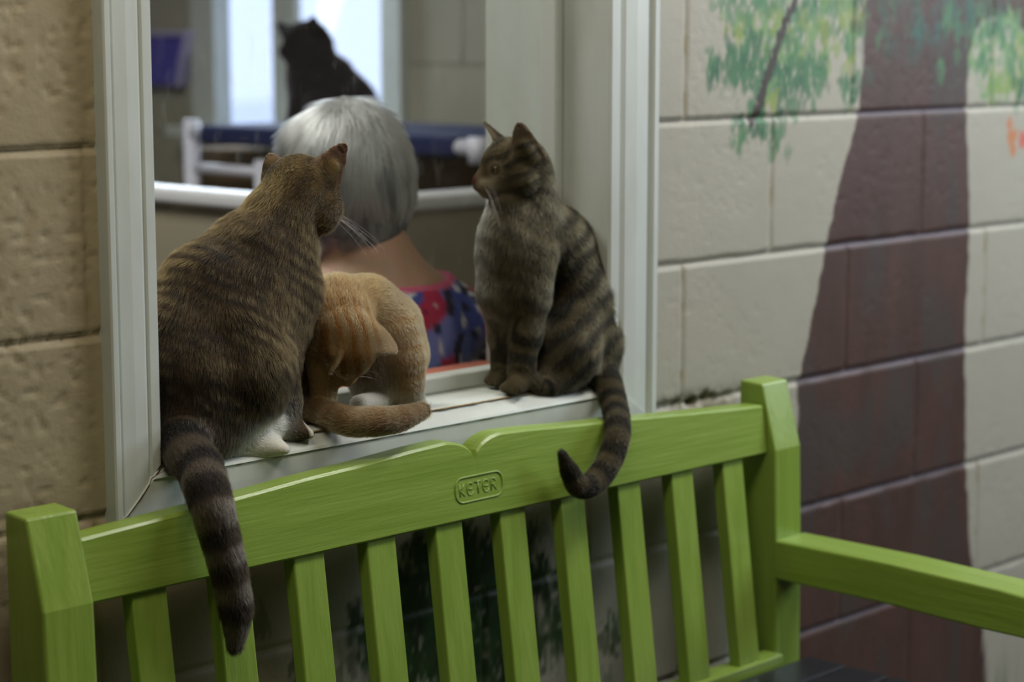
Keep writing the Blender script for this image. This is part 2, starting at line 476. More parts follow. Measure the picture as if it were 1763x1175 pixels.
# recessed block joints on the near side of this wall, as thin ridges of the blocks' edges
struct('wall_cat_room_window_side', mb, M['room_wall'])
w1 = empty('window_1', (RX, (FY0 + FY1) / 2, WB)); tag(w1, kind='structure')
mb = MB()
mb.box((RX - .03, FY0, WB - .06), (RX + .012, PYR[0], 2.2)).box((RX - .03, PYL[1], WB - .06), (RX + .03, FY1, 2.2))
mb.box((RX + .01, PYR[1], WB), (RX + .03, PYL[0], 2.1)).box((RX - .03, PYR[0], 2.08), (RX + .03, PYL[1], 2.2))
mb.build('window_frame', M['white_wood'], w1, bevel=.004)
MB().box((RX - .11, FY0 - .02, WB - .03), (RX + .04, FY1 + .02, WB)).build('window_sill', M['white_wood'], w1, bevel=.004)
MB().box((RX + .02, PYR[0], WB), (RX + .024, PYL[1], 2.1)).build('pane', M['glass'], w1)
# joints of the cat room wall
jm = mat('joint_line', (0.27, 0.25, 0.19), .7)
mb = MB()
for k in range(-2, 6):
    z = at_x(800, 110, RX)[2] + k * .2032
    mb.box((RX - .0015, .2, z - .004), (RX + .01, FY0, z + .004)).box((RX - .0015, FY1, z - .004), (RX + .01, 4.4, z + .004))
    for j in range(0, 5):
        y = at_x(795, 60, RX)[1] + (j - 3) * .406 + (.203 if k % 2 else 0)
        if .25 < y < FY0 - .02: mb.box((RX - .0015, y - .004, z), (RX + .01, y + .004, z + .2032))
struct('trim_1', mb, jm)

# ground and building outdoors, seen blurred through the bright window
struct('ground', MB().box((RX + .3, -12, -.4), (40, 40, -.3)), M['snow'])
hb = empty('building', (16, 14, -.3)); tag(hb, 'grey building far outside the bright window of the cat room', 'building')
MB().box((16, 9.0, -.3), (20, 11.2, 2.0)).build('wall', M['siding'], hb)
MB().prism([(15.7, 8.8, 2.0), (20.3, 8.8, 2.0), (18, 8.8, 2.8)], (0, 2.6, 0)).build('roof', M['snow'], hb)

# ------------------------------------------------------------------ window in the block wall
IX0, IX1, SZ = 1.368, 2.122, 0.862           # visible opening
w2 = empty('window_2', (1.75, 0, SZ)); tag(w2, kind='structure')
def frame_piece(prof, path0, path1, inward):
    """prof: (w away from opening, protrusion); path: inner corner points (x,z); inward: outward unit (x,z); mitred ends"""
    mb = MB()
    (x0, z0, m0), (x1, z1, m1) = path0, path1
    r0, r1 = [], []
    for w, d in prof:
        r0.append(mb.bm.verts.new((x0 + inward[0] * w + m0[0] * w, -d, z0 + inward[1] * w + m0[1] * w)))
        r1.append(mb.bm.verts.new((x1 + inward[0] * w + m1[0] * w, -d, z1 + inward[1] * w + m1[1] * w)))
    for i in range(len(prof) - 1):
        mb.bm.faces.new([r0[i], r0[i + 1], r1[i + 1], r1[i]])
    mb.bm.faces.new(r0); mb.bm.faces.new(r1[::-1]); mb.bm.faces.new([r0[0], r1[0], r1[-1], r0[-1]])
    return mb
def casing_prof(wd):
    s = wd / .07
    return [(0, -.012), (0, .011), (.003 * s, .014), (.0145 * s, .0145), (.0165 * s, .011), (.0185 * s, .0125), (.022 * s, .0150), (.038 * s, .0165), (.055 * s, .0160), (.0575 * s, .0125),
            (.0595 * s, .0175), (.062 * s, .020), (.068 * s, .020), (.07 * s, .018), (.07 * s, -.012)]
LW, RW = .068, .098
frame_piece(casing_prof(LW), (IX0, SZ, (0, -1)), (IX0, 2.05, (0, 0)), (-1, 0)).build('casing', M['white_wood'], w2)
frame_piece(casing_prof(RW), (IX1, SZ, (0, -.7)), (IX1, 2.05, (0, 0)), (1, 0)).build('casing', M['white_wood'], w2)
bprof = [(-.002, -.03), (-.002, -.004), (.003, .003), (.008, .011), (.0135, .0195), (.0165, .0212), (.018, .0192), (.021, .0193), (.038, .0195), (.055, .019), (.058, .0155), (.060, .021), (.068, .021), (.07, -.01)]
frame_piece(bprof, (IX0, SZ, (-1, 0)), (IX1, SZ, (1.4, 0)), (0, -1)).build('casing', M['white_wood'], w2)
frame_piece(casing_prof(.07), (IX0 - .068, 2.05, (0, 0)), (IX1 + .098, 2.05, (0, 0)), (0, 1)).build('casing', M['white_wood'], w2)
GY = .108
MB().box((IX0 - .03, .002, SZ - .02), (IX1 + .03, .205, SZ)).build('sill_board', M['white_wood'], w2, bevel=.002)
MB().box((IX1 + .0004, .0125, SZ), (IX1 + .02, .225, 2.06)).build('jamb', M['white_wood'], w2)
MB().box((IX0 - .02, .0125, SZ), (IX0 - .0004, .225, 2.06)).build('jamb', M['white_wood'], w2)
MB().box((IX0 - .02, .0125, 2.04), (IX1 + .02, .225, 2.06)).build('jamb', M['white_wood'], w2)
st = MB()
st.box((IX0, .090, SZ), (IX1, GY - .002, SZ + .022)).box((IX1 - .016, .072, SZ + .0), (IX1, GY - .004, 2.04)).box((IX0, .072, SZ), (IX0 + .016, GY - .004, 2.04))
st.build('glazing_bead', M['white_wood'], w2, bevel=.0035, seg=3)
MB().box((IX0, GY + .004, SZ), (IX1, GY + .022, SZ + .020)).build('glazing_bead', M['white_wood'], w2, bevel=.002)
MB().box((IX1 - .003, GY - .003, SZ), (IX1, GY + .001, 2.04)).build('glazing_seal', mat('dark_seal', (.06, .055, .045), .7), w2)
MB().box((IX0, .15, SZ - .0), (IX1, .235, SZ + .004)).build('sill_cover', M['salmon'], w2)
MB().box((IX0 + .001, GY - .001, SZ + .01), (IX1 - .001, GY + .002, 2.04)).build('pane', M['glass'], w2)
# worn front edge of the sill and the cracked mitre
wv, wf = [], []
xw = np.linspace(IX0 + .01, IX1 - .01, 260)
for i, x in enumerate(xw):
    wdt = .0030 + .0130 * max(0, vnoise(np.array([x, 0, 0]), 55) - .25) + .003 * vnoise(np.array([x, 1, 0]), 260)
    wv += [(x, -.0005 - wdt * .3, SZ + .0012), (x, .003 + wdt, SZ + .0008)]
    if i: n = 2 * i; wf.append((n - 2, n, n + 1, n - 1))
link_mesh('worn_edge', mesh_from(wv, wf), M['worn'], w2)
wv, wf = [], []
for i, x in enumerate(np.linspace(IX0 + .02, IX1 - .01, 300)):
    wdt = max(-.0009, .0035 * (vnoise(np.array([x, 3, 0]), 70) - .60))
    wv += [(x, -.0195, SZ - .0162 + wdt), (x, -.0200, SZ - .0178 - wdt)]
    if i: n = 2 * i; wf.append((n - 2, n, n + 1, n - 1))
link_mesh('dirt_line', mesh_from(wv, wf), mat('groove_dirt', (.24, .19, .12), .9), w2)
wv, wf = [], []
for i, t in enumerate(np.linspace(0.03, .97, 40)):
    w = t * .068; dep = np.interp(w, [p[0] for p in casing_prof(LW)][1:-1], [p[1] for p in casing_prof(LW)][1:-1])
    g = .0009 + .0008 * vnoise(np.array([t * 3, 0, 0]), 6) * (1 - t)
    wv += [(IX0 - w - g, -dep - .0012 - (.0035 if t < .25 else .003), SZ - w + g * .2 - .0), (IX0 - w + g, -dep - .0012 - (.0035 if t < .25 else .003), SZ - w - g * .2)]
    if i: n = 2 * i; wf.append((n - 2, n, n + 1, n - 1))
link_mesh('mitre_crack', mesh_from(wv, wf), mat('crack_brown', (.10, .065, .03), .9), w2)

# ------------------------------------------------------------------ bench
bench = empty('garden_bench', (1.803, -.3, 0))
tag(bench, 'lime green painted garden bench with slatted back and black seat below the window', 'bench')
TILT = -.0075
def tz(x, z): return z + TILT * (x - 1.15) / 1.3
def post(x0, x1, name='back_post'):
    prof = [(-.030, .843), (-.070, .841), (-.097, .745), (-.101, .62), (-.104, .43), (-.11, .0), (-.055, .0), (-.035, .43), (-.030, .62)]
    MB().prism([(x0, y, z + TILT * (x0 > 2) if z > .1 else z) for y, z in prof], (x1 - x0, 0, 0)).build(name, M['green_z'], bench, bevel=.003)
post(1.152, 1.215); post(2.396, 2.458)
# top rail with the scalloped middle
xr = np.linspace(1.217, 2.394, 240)
def rail_top(x):
    u = np.abs(x - 1.803)
    base = np.interp(u, [0, .05, .10, .2, .27, .42, .59], [.840, .8405, .8385, .832, .829, .819, .810])
    notch = np.where(u < .052, .0285 * (1 - np.sqrt(np.clip(1 - ((.052 - u) / .052) ** 2, 0, 1))), 0)
    return base - notch
def fy(z): return -.0835 + (z - .735) * .11
mb = MB(); bm = mb.bm
rows = []
for x in xr:
    zt = float(rail_top(x)); zb = .739
    ch = .003
    ring = [(fy(zb) , zb + ch), (fy(zb) + ch, zb), (-.046, zb), (-.044, zb + ch), (-.041, zt - ch), (-.044, zt), (fy(zt) + ch, zt), (fy(zt), zt - ch)]
    rows.append([bm.verts.new((x, y, tz(x, z))) for y, z in ring])
for a, b in zip(rows, rows[1:]):
    for k in range(8): bm.faces.new([a[k], a[(k + 1) % 8], b[(k + 1) % 8], b[k]])
bm.faces.new(rows[0][::-1]); bm.faces.new(rows[-1])
rail = mb.build('top_rail', M['green_x'], bench)
# raised badge lettering
mbd = MB()
bc = at_y(825, 839, -.079)
def bpt(u, v, lift=.0006): # u along x, v up on the rail face
    z = bc[2] + v; x = bc[0] + u
    return (x, fy(z - TILT * (x - 1.15) / 1.3) - lift, z)
hw, hh, rr = .0415, .0155, .012
loop = []
for cx_, cz_, a0 in [(hw - rr, hh - rr, 0), (-hw + rr, hh - rr, 90), (-hw + rr, -hh + rr, 180), (hw - rr, -hh + rr, 270)]:
    for a in range(0, 91, 15):
        loop.append(bpt(cx_ + rr * math.cos(math.radians(a0 + a)), cz_ + rr * math.sin(math.radians(a0 + a)), .0002))
loop.append(loop[0]); loop.append(loop[1])
mbd.tube(loop, .0013, 8, caps=False)
mbd.build('badge_rim', M['green_x'], bench, smooth=True)
mbd = MB()
def stroke(pts): mbd.tube([bpt(u, v, .0001) for u, v in pts], .0010, 6)
hL = .0075
def glyph(u0, kind):
    if kind == 'K':
        stroke([(u0, -hL), (u0, hL)]); stroke([(u0 + .001, 0), (u0 + .008, hL)]); stroke([(u0 + .001, 0), (u0 + .008, -hL)])
    elif kind == 'E':
        stroke([(u0 + .0055 + .0055 * math.cos(math.radians(a)), hL * math.sin(math.radians(a))) for a in range(45, 331, 15)])
        stroke([(u0 + .002, 0), (u0 + .009, 0)])
    elif kind == 'T':
        stroke([(u0, hL), (u0 + .011, hL)]); stroke([(u0 + .0055, hL), (u0 + .0055, -hL)])
    elif kind == 'R':
        stroke([(u0, -hL), (u0, hL), (u0 + .006, hL), (u0 + .0085, hL * .6), (u0 + .0085, hL * .3), (u0 + .006, 0), (u0, 0)]); stroke([(u0 + .004, 0), (u0 + .009, -hL)])
for u0, k in zip((-.034, -.0215, -.0075, .0065, .021), 'KETER'): glyph(u0, k)
mbd.build('badge_lettering', M['green_x'], bench, smooth=True)
# back slats
for k in range(10):
    x0 = 1.276 + k * .11345; x1 = x0 + .0465
    f = lambda z: -.0765 - (z - .745) * -.13 if False else -.077 - (.745 - z) * .13
    zt, zb = .745, .435
    dzt = TILT * (x0 - 1.15) / 1.3
    lo = [(x0, f(zb), zb + dzt), (x1, f(zb), zb + dzt), (x1, f(zb) + .020, zb + dzt), (x0, f(zb) + .020, zb + dzt)]
    hi = [(x0, f(zt), zt + dzt), (x1, f(zt), zt + dzt), (x1, f(zt) + .020, zt + dzt), (x0, f(zt) + .020, zt + dzt)]
    MB().hexa(lo, hi).build('back_slat', M['green_z'], bench, bevel=.002)
MB().box((1.217, -.122, .37), (2.394, -.085, .437)).build('lower_rail', M['green_x'], bench, bevel=.003)
for s in (0, 1):
    xa, xb = ((1.150, 1.222), (2.396, 2.468))[s]
    dzz = TILT * s
    prof = [(-.098, .612 + dzz), (-.30, .613 + dzz), (-.47, .609 + dzz), (-.60, .600 + dzz), (-.61, .59 + dzz), (-.61, .555 + dzz), (-.60, .548 + dzz), (-.45, .548 + dzz), (-.30, .553 + dzz), (-.098, .553 + dzz)]
    MB().prism([(xa, y, z) for y, z in prof], (xb - xa, 0, 0)).build('armrest', M['green_y'], bench, bevel=.004, seg=3)
    MB().box((xa + .005, -.575, 0), (xa + .063, -.515, .552 + dzz)).build('front_leg', M['green_z'], bench, bevel=.003)
    MB().box((xa + .018, -.515, .33), (xa + .05, -.105, .395)).build('side_rail', M['green_y'], bench, bevel=.003)
MB().box((1.213, -.565, .33), (2.40, -.535, .395)).build('front_rail', M['green_x'], bench, bevel=.003)
for k in range(6):
    y0 = -.127 - k * .0745
    MB().box((1.157, y0 - .068, .402), (2.45, y0, .424)).build('seat_slat', M['black_seat'], bench, bevel=.004)

# ------------------------------------------------------------------ things in the cat room
ct = empty('pen_enclosure', (2.43, .93, 0)); tag(ct, 'beige half-height pen wall with white top rail behind the seated person', 'pen')
cx0, cy0, cz1 = 2.43, .93, 1.048
MB().box((cx0 - .012, cy0, 0), (cx0 + .012, 3.2, cz1 - .02)).build('panel', M['counter_side'], ct)
MB().box((cx0, cy0 - .012, 0), (3.56, cy0 + .012, cz1 - .02)).build('panel', M['counter_side'], ct)
MB().box((cx0 - .03, cy0 - .03, cz1 - .034), (cx0 + .03, 3.2, cz1)).build('top_rail', M['counter_top'], ct, bevel=.012, seg=4)
MB().box((cx0 + .031, cy0 - .03, cz1 - .034), (3.56, cy0 + .03, cz1)).build('top_rail', M['counter_top'], ct, bevel=.012, seg=4)
bedx = 2.95
pl = at_x(330, 232, bedx); pr = at_x(822, 252, bedx)
zb_ = (pl[2] + pr[2]) / 2
bed = empty('cat_bed', (3.15, (pl[1] + pr[1]) / 2, 0)); tag(bed, 'raised cat bed with navy hammock on white pipe frame under the bright window', 'cat bed')
mb = MB()
yb0, yb1 = pr[1], pl[1]
for xx in (bedx, bedx + .40):
    mb.tube([(xx, yb0, zb_), (xx, yb1, zb_)], .017, 12)
for yy in (yb0, yb1):
    mb.tube([(bedx, yy, zb_), (bedx + .40, yy, zb_)], .017, 12)
mb.build('frame', M['pvc'], bed, smooth=True)
ymid = at_x(450, 300, bedx)[1]
for xx in (bedx, bedx + .40):
    MB().tube([(xx, yb1, 0), (xx, yb1, zb_ + .03)], .019, 12).build('leg', M['pvc'], bed, smooth=True)
    MB().tube([(xx, yb0, zb_ - .032), (xx, yb0, zb_ + .022)], .020, 12).build('pipe_cap', M['pvc'], bed, smooth=True)
MB().tube([(bedx, ymid, 0), (bedx, ymid, at_x(450, 276, bedx)[2])], .016, 12).build('leg', M['pvc'], bed, smooth=True)
zs_ = at_x(380, 292, bedx)[2]
MB().tube([(bedx, yb1, zs_), (bedx, ymid, zs_)], .012, 10).build('stretcher', M['pvc'], bed, smooth=True)
MB().box((bedx - .021, yb0 + .05, zb_ - .022), (bedx + .42, yb1 - .05, zb_ + .021)).build('hammock', M['navy'], bed, bevel=.012, seg=3)
ya, yb = at_x(345, 280, 3.05)[1], at_x(722, 280, 3.05)[1]
bo = empty('storage_cabinet', (3.2, (ya + yb) / 2, 0)); tag(bo, 'brown storage cabinet under the raised cat bed', 'cabinet')
MB().box((3.0, yb, 0), (3.32, ya, zb_ - .04)).build('cabinet_body', M['cardboard'], bo, bevel=.003)
MB().box((2.985, yb + .01, .05), (2.999, (ya + yb) / 2 - .003, zb_ - .08)).build('door', M['cardboard'], bo, bevel=.003)
MB().box((2.985, (ya + yb) / 2 + .003, .05), (2.999, ya - .01, zb_ - .08)).build('door', M['cardboard'], bo, bevel=.003)
# purple tub hung on the far wall
tc0 = at_x(290, 100, RX)
tub = empty('plastic_tub', (RX, tc0[1], at_x(290, 150, RX)[2])); tag(tub, 'purple plastic tub with pale rim on the wall left of the bright window', 'tub')
zt_, zb2 = at_x(300, 62, RX)[2], at_x(300, 148, RX)[2]
yR, yL = at_x(345, 60, RX)[1], at_x(345, 60, RX)[1] + .40
yRb = at_x(322, 148, RX)[1]
mb = MB()
lo = [(RX - .045, yRb, zb2), (RX - .005, yRb, zb2), (RX - .005, yL - .03, zb2), (RX - .045, yL - .03, zb2)]
hi = [(RX - .06, yR, zt_), (RX - .002, yR, zt_), (RX - .002, yL, zt_), (RX - .06, yL, zt_)]
mb.hexa(lo, hi).build('tub_body', M['purple'], tub, bevel=.01, seg=3)
MB().box((RX - .07, yR - .012, zt_), (RX, yL + .012, zt_ + .014)).build('rim', M['purple_rim'], tub, bevel=.005)
MB().hexa([(RX - .047, yRb - .008, zb2), (RX - .002, yRb - .008, zb2), (RX - .002, yRb - .001, zb2), (RX - .047, yRb - .001, zb2)],
          [(RX - .062, yR - .008, zt_), (RX - .002, yR - .008, zt_), (RX - .002, yR - .001, zt_), (RX - .062, yR - .001, zt_)]).build('end_panel', M['purple_rim'], tub)

#@@CATS@@
# ------------------------------------------------------------------ soft bodies: one continuous surface grown from tapered limbs
def nrm(v):
    v = np.asarray(v, float); return v / (np.linalg.norm(v) + 1e-9)

FINE = ('head', 'muzzle', 'bridge', 'chin', 'paw', 'pawwhite', 'white')
class Body:
    def __init__(s, k=.006, kf=.0026):
        s.k = k; s.kf = kf; s.pr = []
    def limb(s, pts, rad, tagc='body', L=.010, phase=0.0, k=None, flat=None):
        """chain of points with radii; hair flows from first to last"""
        ph = phase
        s.nch = getattr(s, 'nch', 0) + 1
        if tagc == 'tail':                      # smooth spline through the given joints
            Pn = np.array(pts, float); Rn = np.array(rad, float); out, ro = [], []
            E = np.vstack([2 * Pn[0] - Pn[1], Pn, 2 * Pn[-1] - Pn[-2]]); ER = np.r_[Rn[0], Rn, Rn[-1]]
            for i in range(len(Pn) - 1):
                for t in np.arange(0, 1, .2):
                    w = [-.5 * t ** 3 + t * t - .5 * t, 1.5 * t ** 3 - 2.5 * t * t + 1, -1.5 * t ** 3 + 2 * t * t + .5 * t, .5 * t ** 3 - .5 * t * t]
                    out.append(sum(w[j] * E[i + j] for j in range(4))); ro.append(Rn[i] + (Rn[i + 1] - Rn[i]) * t)
            pts = out + [Pn[-1]]; rad = ro + [Rn[-1]]
        for (a, b, ra, rb) in zip(pts, pts[1:], rad, rad[1:]):
            a = np.array(a, float); b = np.array(b, float); l = np.linalg.norm(b - a)
            s.pr.append(dict(t='c', a=a, b=b, ra=ra, rb=rb, tag=tagc, L=L, s0=ph, s1=ph + l, flat=flat))
            ph += l
        return s
    def ball(s, c, r, tagc='body', L=.010, flow=(0, 0, -1), phase=0.0, flat=None):
        c = np.array(c, float); f = nrm(flow) * .0015
        s.pr.append(dict(t='c', a=c - f, b=c + f, ra=r, rb=r, tag=tagc, L=L, s0=phase, s1=phase + .003, flat=flat))
    def ear(s, base, tip, open_dir, w=.021, tagc='ear'):
        base, tip, o = np.array(base, float), np.array(tip, float), nrm(open_dir)
        ax = nrm(tip - base); o = nrm(o - ax * o.dot(ax))
        s.pr.append(dict(t='e', a=base, b=tip, o=o, ra=w, rb=.0022, tag=tagc, L=.004, s0=0, s1=.01))
    def _cone(s, P, a, b, ra, rb, flat=None):
        ab = b - a; h = np.clip(((P - a) @ ab) / (ab @ ab), 0, 1).astype(np.float32)
        D = P - (a + h[..., None] * ab)
        if flat is not None:
            n, f = flat; n = nrm(n); c = D @ n
            D = D + (c * (1 / f - 1))[..., None] * n
        return np.sqrt((D * D).sum(-1)) - (ra + (rb - ra) * h), h
    def prim(s, p, P):
        if p['t'] == 'c': return s._cone(P, p['a'], p['b'], p['ra'], p['rb'], p['flat'])
        o = p['o']; ax = nrm(p['b'] - p['a']); side = np.cross(ax, o)
        l = np.linalg.norm(p['b'] - p['a'])
        q = P - p['a']; h = np.clip((q @ ax) / l, -.25, 1)
        w = p['ra'] * np.sqrt(np.clip(1 - np.clip(h, 0, 1), 0, 1)) ** 1.02 + .0006
        u = q @ side; v = q @ o; t = q @ ax
        # curved leaf: v follows -curv*(w^2-u^2)
        cup = -.010 * (1 - np.clip(h, 0, 1)) * (1 - (u / p['ra']) ** 2) 
        dv = np.abs(v - cup) - .0017 - .002 * (1 - np.clip(h, 0, 1))
        du = np.abs(u) - w
        dt = np.maximum(-t - .012, t - l)
        d = np.maximum(np.maximum(dv, du * .8), dt)
        return d.astype(np.float32), np.clip(h, 0, 1)
    def field(s, P, chunk=400000):
        P = np.asarray(P, np.float32).reshape(-1, 3); out = np.empty(len(P), np.float32)
        for i in range(0, len(P), chunk):
            Q = P[i:i + chunk]; gr = {}
            tl = None
            for p in s.pr:
                d, _ = s.prim(p, Q)
                if p['tag'] == 'tail':
                    tl = d if tl is None else np.minimum(tl, d)
                    continue
                k = .0006 if p['t'] == 'e' else (s.kf if p['tag'] in FINE else s.k)
                a = gr.setdefault(k, np.zeros(len(Q), np.float64))
                a += np.exp(np.clip(-d.astype(np.float64) / k, -200, 200))
            kk = .0030; tot = 0
            if tl is not None:
                a = gr.setdefault(s.k, np.zeros(len(Q), np.float64)); a += np.exp(np.clip(-tl.astype(np.float64) / s.k, -200, 200))
            for k, a in gr.items():
                tot = tot + np.exp(np.clip(np.log(a + 1e-200) * k / kk, -200, 200))
            out[i:i + chunk] = -kk * np.log(tot + 1e-200)
        return out
    def attrs(s, P):
        """weights-blended phase, flow and length, dominant tag"""
        P = np.asarray(P, np.float32); n = len(P)
        W = np.zeros(n); S = np.zeros(n); F = np.zeros((n, 3)); Lh = np.zeros(n)
        tags = sorted({p['tag'] for p in s.pr}); TW = {t: np.zeros(n) for t in tags}
        for p in s.pr:
            d, h = s.prim(p, P)
            w = np.exp(np.clip(-d / (.006 if p['t'] == 'c' else .0015), -60, 40)); ax = nrm(p['b'] - p['a'])
            W += w; S += w * (p['s0'] + (p['s1'] - p['s0']) * h); F += w[:, None] * ax; Lh += w * p['L']; TW[p['tag']] += w
        W += 1e-12
        return S / W, F / W[:, None], Lh / W, {t: TW[t] / W for t in tags}
    def surface(s, res=.003, pad=.02, clip=None):
        lo = np.min([np.minimum(p['a'], p['b']) - p['ra'] for p in s.pr], 0) - pad
        hi = np.max([np.maximum(p['a'], p['b']) + max(p['ra'], p['rb']) for p in s.pr], 0) + pad
        n = np.ceil((hi - lo) / res).astype(int) + 1
        g = [lo[i] + res * np.arange(n[i]) for i in range(3)]
        # narrow evaluation: coarse pass first
        cs = 4; cn = (n + cs - 1) // cs + 1
        cg = np.stack(np.meshgrid(*[lo[i] + res * cs * np.arange(cn[i]) for i in range(3)], indexing='ij'), -1)
        cd = s.field(cg).reshape(cn)
        big = np.repeat(np.repeat(np.repeat(cd, cs, 0), cs, 1), cs, 2)[:n[0], :n[1], :n[2]]
        near = np.abs(big) < res * cs * 2.0 + .012
        D = np.where(big > 0, 1.0, -1.0).astype(np.float32)
        ii = np.argwhere(near)
        D[near] = s.field(lo + ii * res)
        if clip is not None:
            GX = np.stack(np.meshgrid(*g, indexing='ij'), -1)
            D = np.maximum(D, clip(GX).astype(np.float32))
        return surface_nets(D, lo, res)

def surface_nets(D, lo, res):
    S = D < 0
    nx, ny, nz = D.shape
    c = np.zeros((nx - 1, ny - 1, nz - 1), np.uint8)
    for dx in (0, 1):
        for dy in (0, 1):
            for dz in (0, 1):
                c += S[dx:nx - 1 + dx, dy:ny - 1 + dy, dz:nz - 1 + dz]
    act = np.argwhere((c > 0) & (c < 8))
    vid = -np.ones(c.shape, np.int64); vid[act[:, 0], act[:, 1], act[:, 2]] = np.arange(len(act))
    acc = np.zeros((len(act), 3)); cnt = np.zeros(len(act))
    cor = [(x, y, z) for x in (0, 1) for y in (0, 1) for z in (0, 1)]
    for i, a in enumerate(cor):
        for b in cor[i + 1:]:
            if sum(abs(np.array(a) - np.array(b))) != 1: continue
            da = D[act[:, 0] + a[0], act[:, 1] + a[1], act[:, 2] + a[2]]; db = D[act[:, 0] + b[0], act[:, 1] + b[1], act[:, 2] + b[2]]
            m = (da < 0) != (db < 0)
            t = da[m] / (da[m] - db[m])
            acc[m] += np.array(a) + t[:, None] * (np.array(b) - np.array(a)); cnt[m] += 1
    V = lo + res * (act + acc / cnt[:, None])
    quads = []
    for ax in range(3):
        sl0 = [slice(None)] * 3; sl1 = [slice(None)] * 3
        sl0[ax] = slice(0, -1); sl1[ax] = slice(1, None)
        a, b = S[tuple(sl0)], S[tuple(sl1)]
        e = np.argwhere(a != b)
        o1, o2 = [(1, 2), (2, 0), (0, 1)][ax]
        ok = (e[:, o1] > 0) & (e[:, o2] > 0) & (e[:, o1] < D.shape[o1] - 1) & (e[:, o2] < D.shape[o2] - 1)
        e = e[ok]
        def vi(d1, d2):
            f = e.copy(); f[:, o1] -= d1; f[:, o2] -= d2
            return vid[f[:, 0], f[:, 1], f[:, 2]]
        q = np.stack([vi(1, 1), vi(0, 1), vi(0, 0), vi(1, 0)], -1)
        flip = ~a[e[:, 0], e[:, 1], e[:, 2]]
        q[flip] = q[flip][:, ::-1]
        quads.append(q)
    return V, np.vstack(quads)

def smooth_v(V, Q, it=2, lam=.5):
    for _ in range(it):
        A = np.zeros_like(V); n = np.zeros(len(V))
        for i in range(4):
            j = Q[:, (i + 1) % 4]; k = Q[:, i]
            np.add.at(A, k, V[j]); np.add.at(n, k, 1); np.add.at(A, j, V[k]); np.add.at(n, j, 1)
        V = V + lam * (A / np.maximum(n, 1)[:, None] - V)
    return V

def vnormals(V, Q):
    fn = np.cross(V[Q[:, 2]] - V[Q[:, 0]], V[Q[:, 3]] - V[Q[:, 1]])
    N = np.zeros_like(V)
    for i in range(4): np.add.at(N, Q[:, i], fn)
    return N / (np.linalg.norm(N, axis=1, keepdims=True) + 1e-12), np.linalg.norm(fn, axis=1)

def set_col(me, cols, name='col'):
    a = me.color_attributes.new(name, 'FLOAT_COLOR', 'POINT')
    c4 = np.ones((len(cols), 4), np.float32); c4[:, :3] = cols
    a.data.foreach_set('color', c4.ravel())

def curves(name, pts, radii, cols, mat_, parent):
    """pts (n,k,3)"""
    n, k, _ = pts.shape
    cu = bpy.data.hair_curves.new(name)
    cu.add_curves([k] * n)
    cu.attributes['position'].data.foreach_set('vector', pts.reshape(-1).astype(np.float32))
    ra = cu.attributes.get('radius') or cu.attributes.new('radius', 'FLOAT', 'POINT')
    ra.data.foreach_set('value', radii.reshape(-1).astype(np.float32))
    ca = cu.attributes.new('col', 'FLOAT_COLOR', 'POINT')
    c4 = np.ones((n, k, 4), np.float32); c4[..., :3] = cols if cols.ndim == 3 else cols[:, None, :]
    ca.data.foreach_set('color', c4.ravel())
    cu.materials.append(mat_)
    o = bpy.data.objects.new(name, cu); C.objects.link(o)
    o.parent = parent
    if parent.type == 'EMPTY':
        o.matrix_parent_inverse = Matrix.Translation(-Vector(parent.location))
    return o

SCALE_HAIR = 1.0
def grow_fur(body, V, Q, colf, n, parent, rootr=.00011, lift=.32, keep=None, tip_gain=1.25, Lmul=1.0, dark_=1.0, name='fur', mat_=None, jit=.22, seed=3):
    r = np.random.default_rng(seed)
    N, area = vnormals(V, Q)
    if keep is not None: area = area * keep((V[Q[:, 0]] + V[Q[:, 2]]) / 2)
    n = int(n * SCALE_HAIR)
    f = r.choice(len(Q), n, p=area / area.sum())
    a, b = r.random(n), r.random(n)
    q = Q[f]
    w = [(1 - a) * (1 - b), a * (1 - b), a * b, (1 - a) * b]
    P = sum(V[q[:, i]] * w[i][:, None] for i in range(4)); Nn = sum(N[q[:, i]] * w[i][:, None] for i in range(4))
    Nn /= np.linalg.norm(Nn, axis=1, keepdims=True)
    S, F, Lh, T = body.attrs(P)
    F = F + (np.stack([vnoise(P + o, 60) for o in (0, 11, 23)], -1) - .5) * .5
    T_ = F - Nn * (F * Nn).sum(1, keepdims=True)
    T_ /= (np.linalg.norm(T_, axis=1, keepdims=True) + 1e-6)
    Lh = Lh * Lmul * (0.65 + .7 * r.random(n))
    d = T_ + Nn * (lift + .12 * r.random(n))[:, None] + r.normal(0, jit, (n, 3)) * .6
    d /= np.linalg.norm(d, axis=1, keepdims=True)
    d2 = T_ + Nn * .10 + r.normal(0, jit, (n, 3)) * .6; d2 /= np.linalg.norm(d2, axis=1, keepdims=True)
    p0 = P - Nn * .0012
    p1 = p0 + d * (Lh * .4)[:, None]
    p2 = p1 + (d * .5 + d2 * .5) * (Lh * .33)[:, None]
    p3 = p2 + d2 * (Lh * .27)[:, None]
    pts = np.stack([p0, p1, p2, p3], 1)
    rad = np.array([1, .9, .6, .12])[None] * rootr * (.8 + .5 * r.random(n))[:, None]
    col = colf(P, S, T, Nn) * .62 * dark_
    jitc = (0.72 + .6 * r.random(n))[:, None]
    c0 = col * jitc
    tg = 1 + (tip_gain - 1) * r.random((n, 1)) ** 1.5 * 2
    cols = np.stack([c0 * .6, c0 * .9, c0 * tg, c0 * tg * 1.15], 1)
    return curves(name, pts, rad, np.clip(cols, 0, 1), mat_ or M['fur'], parent)

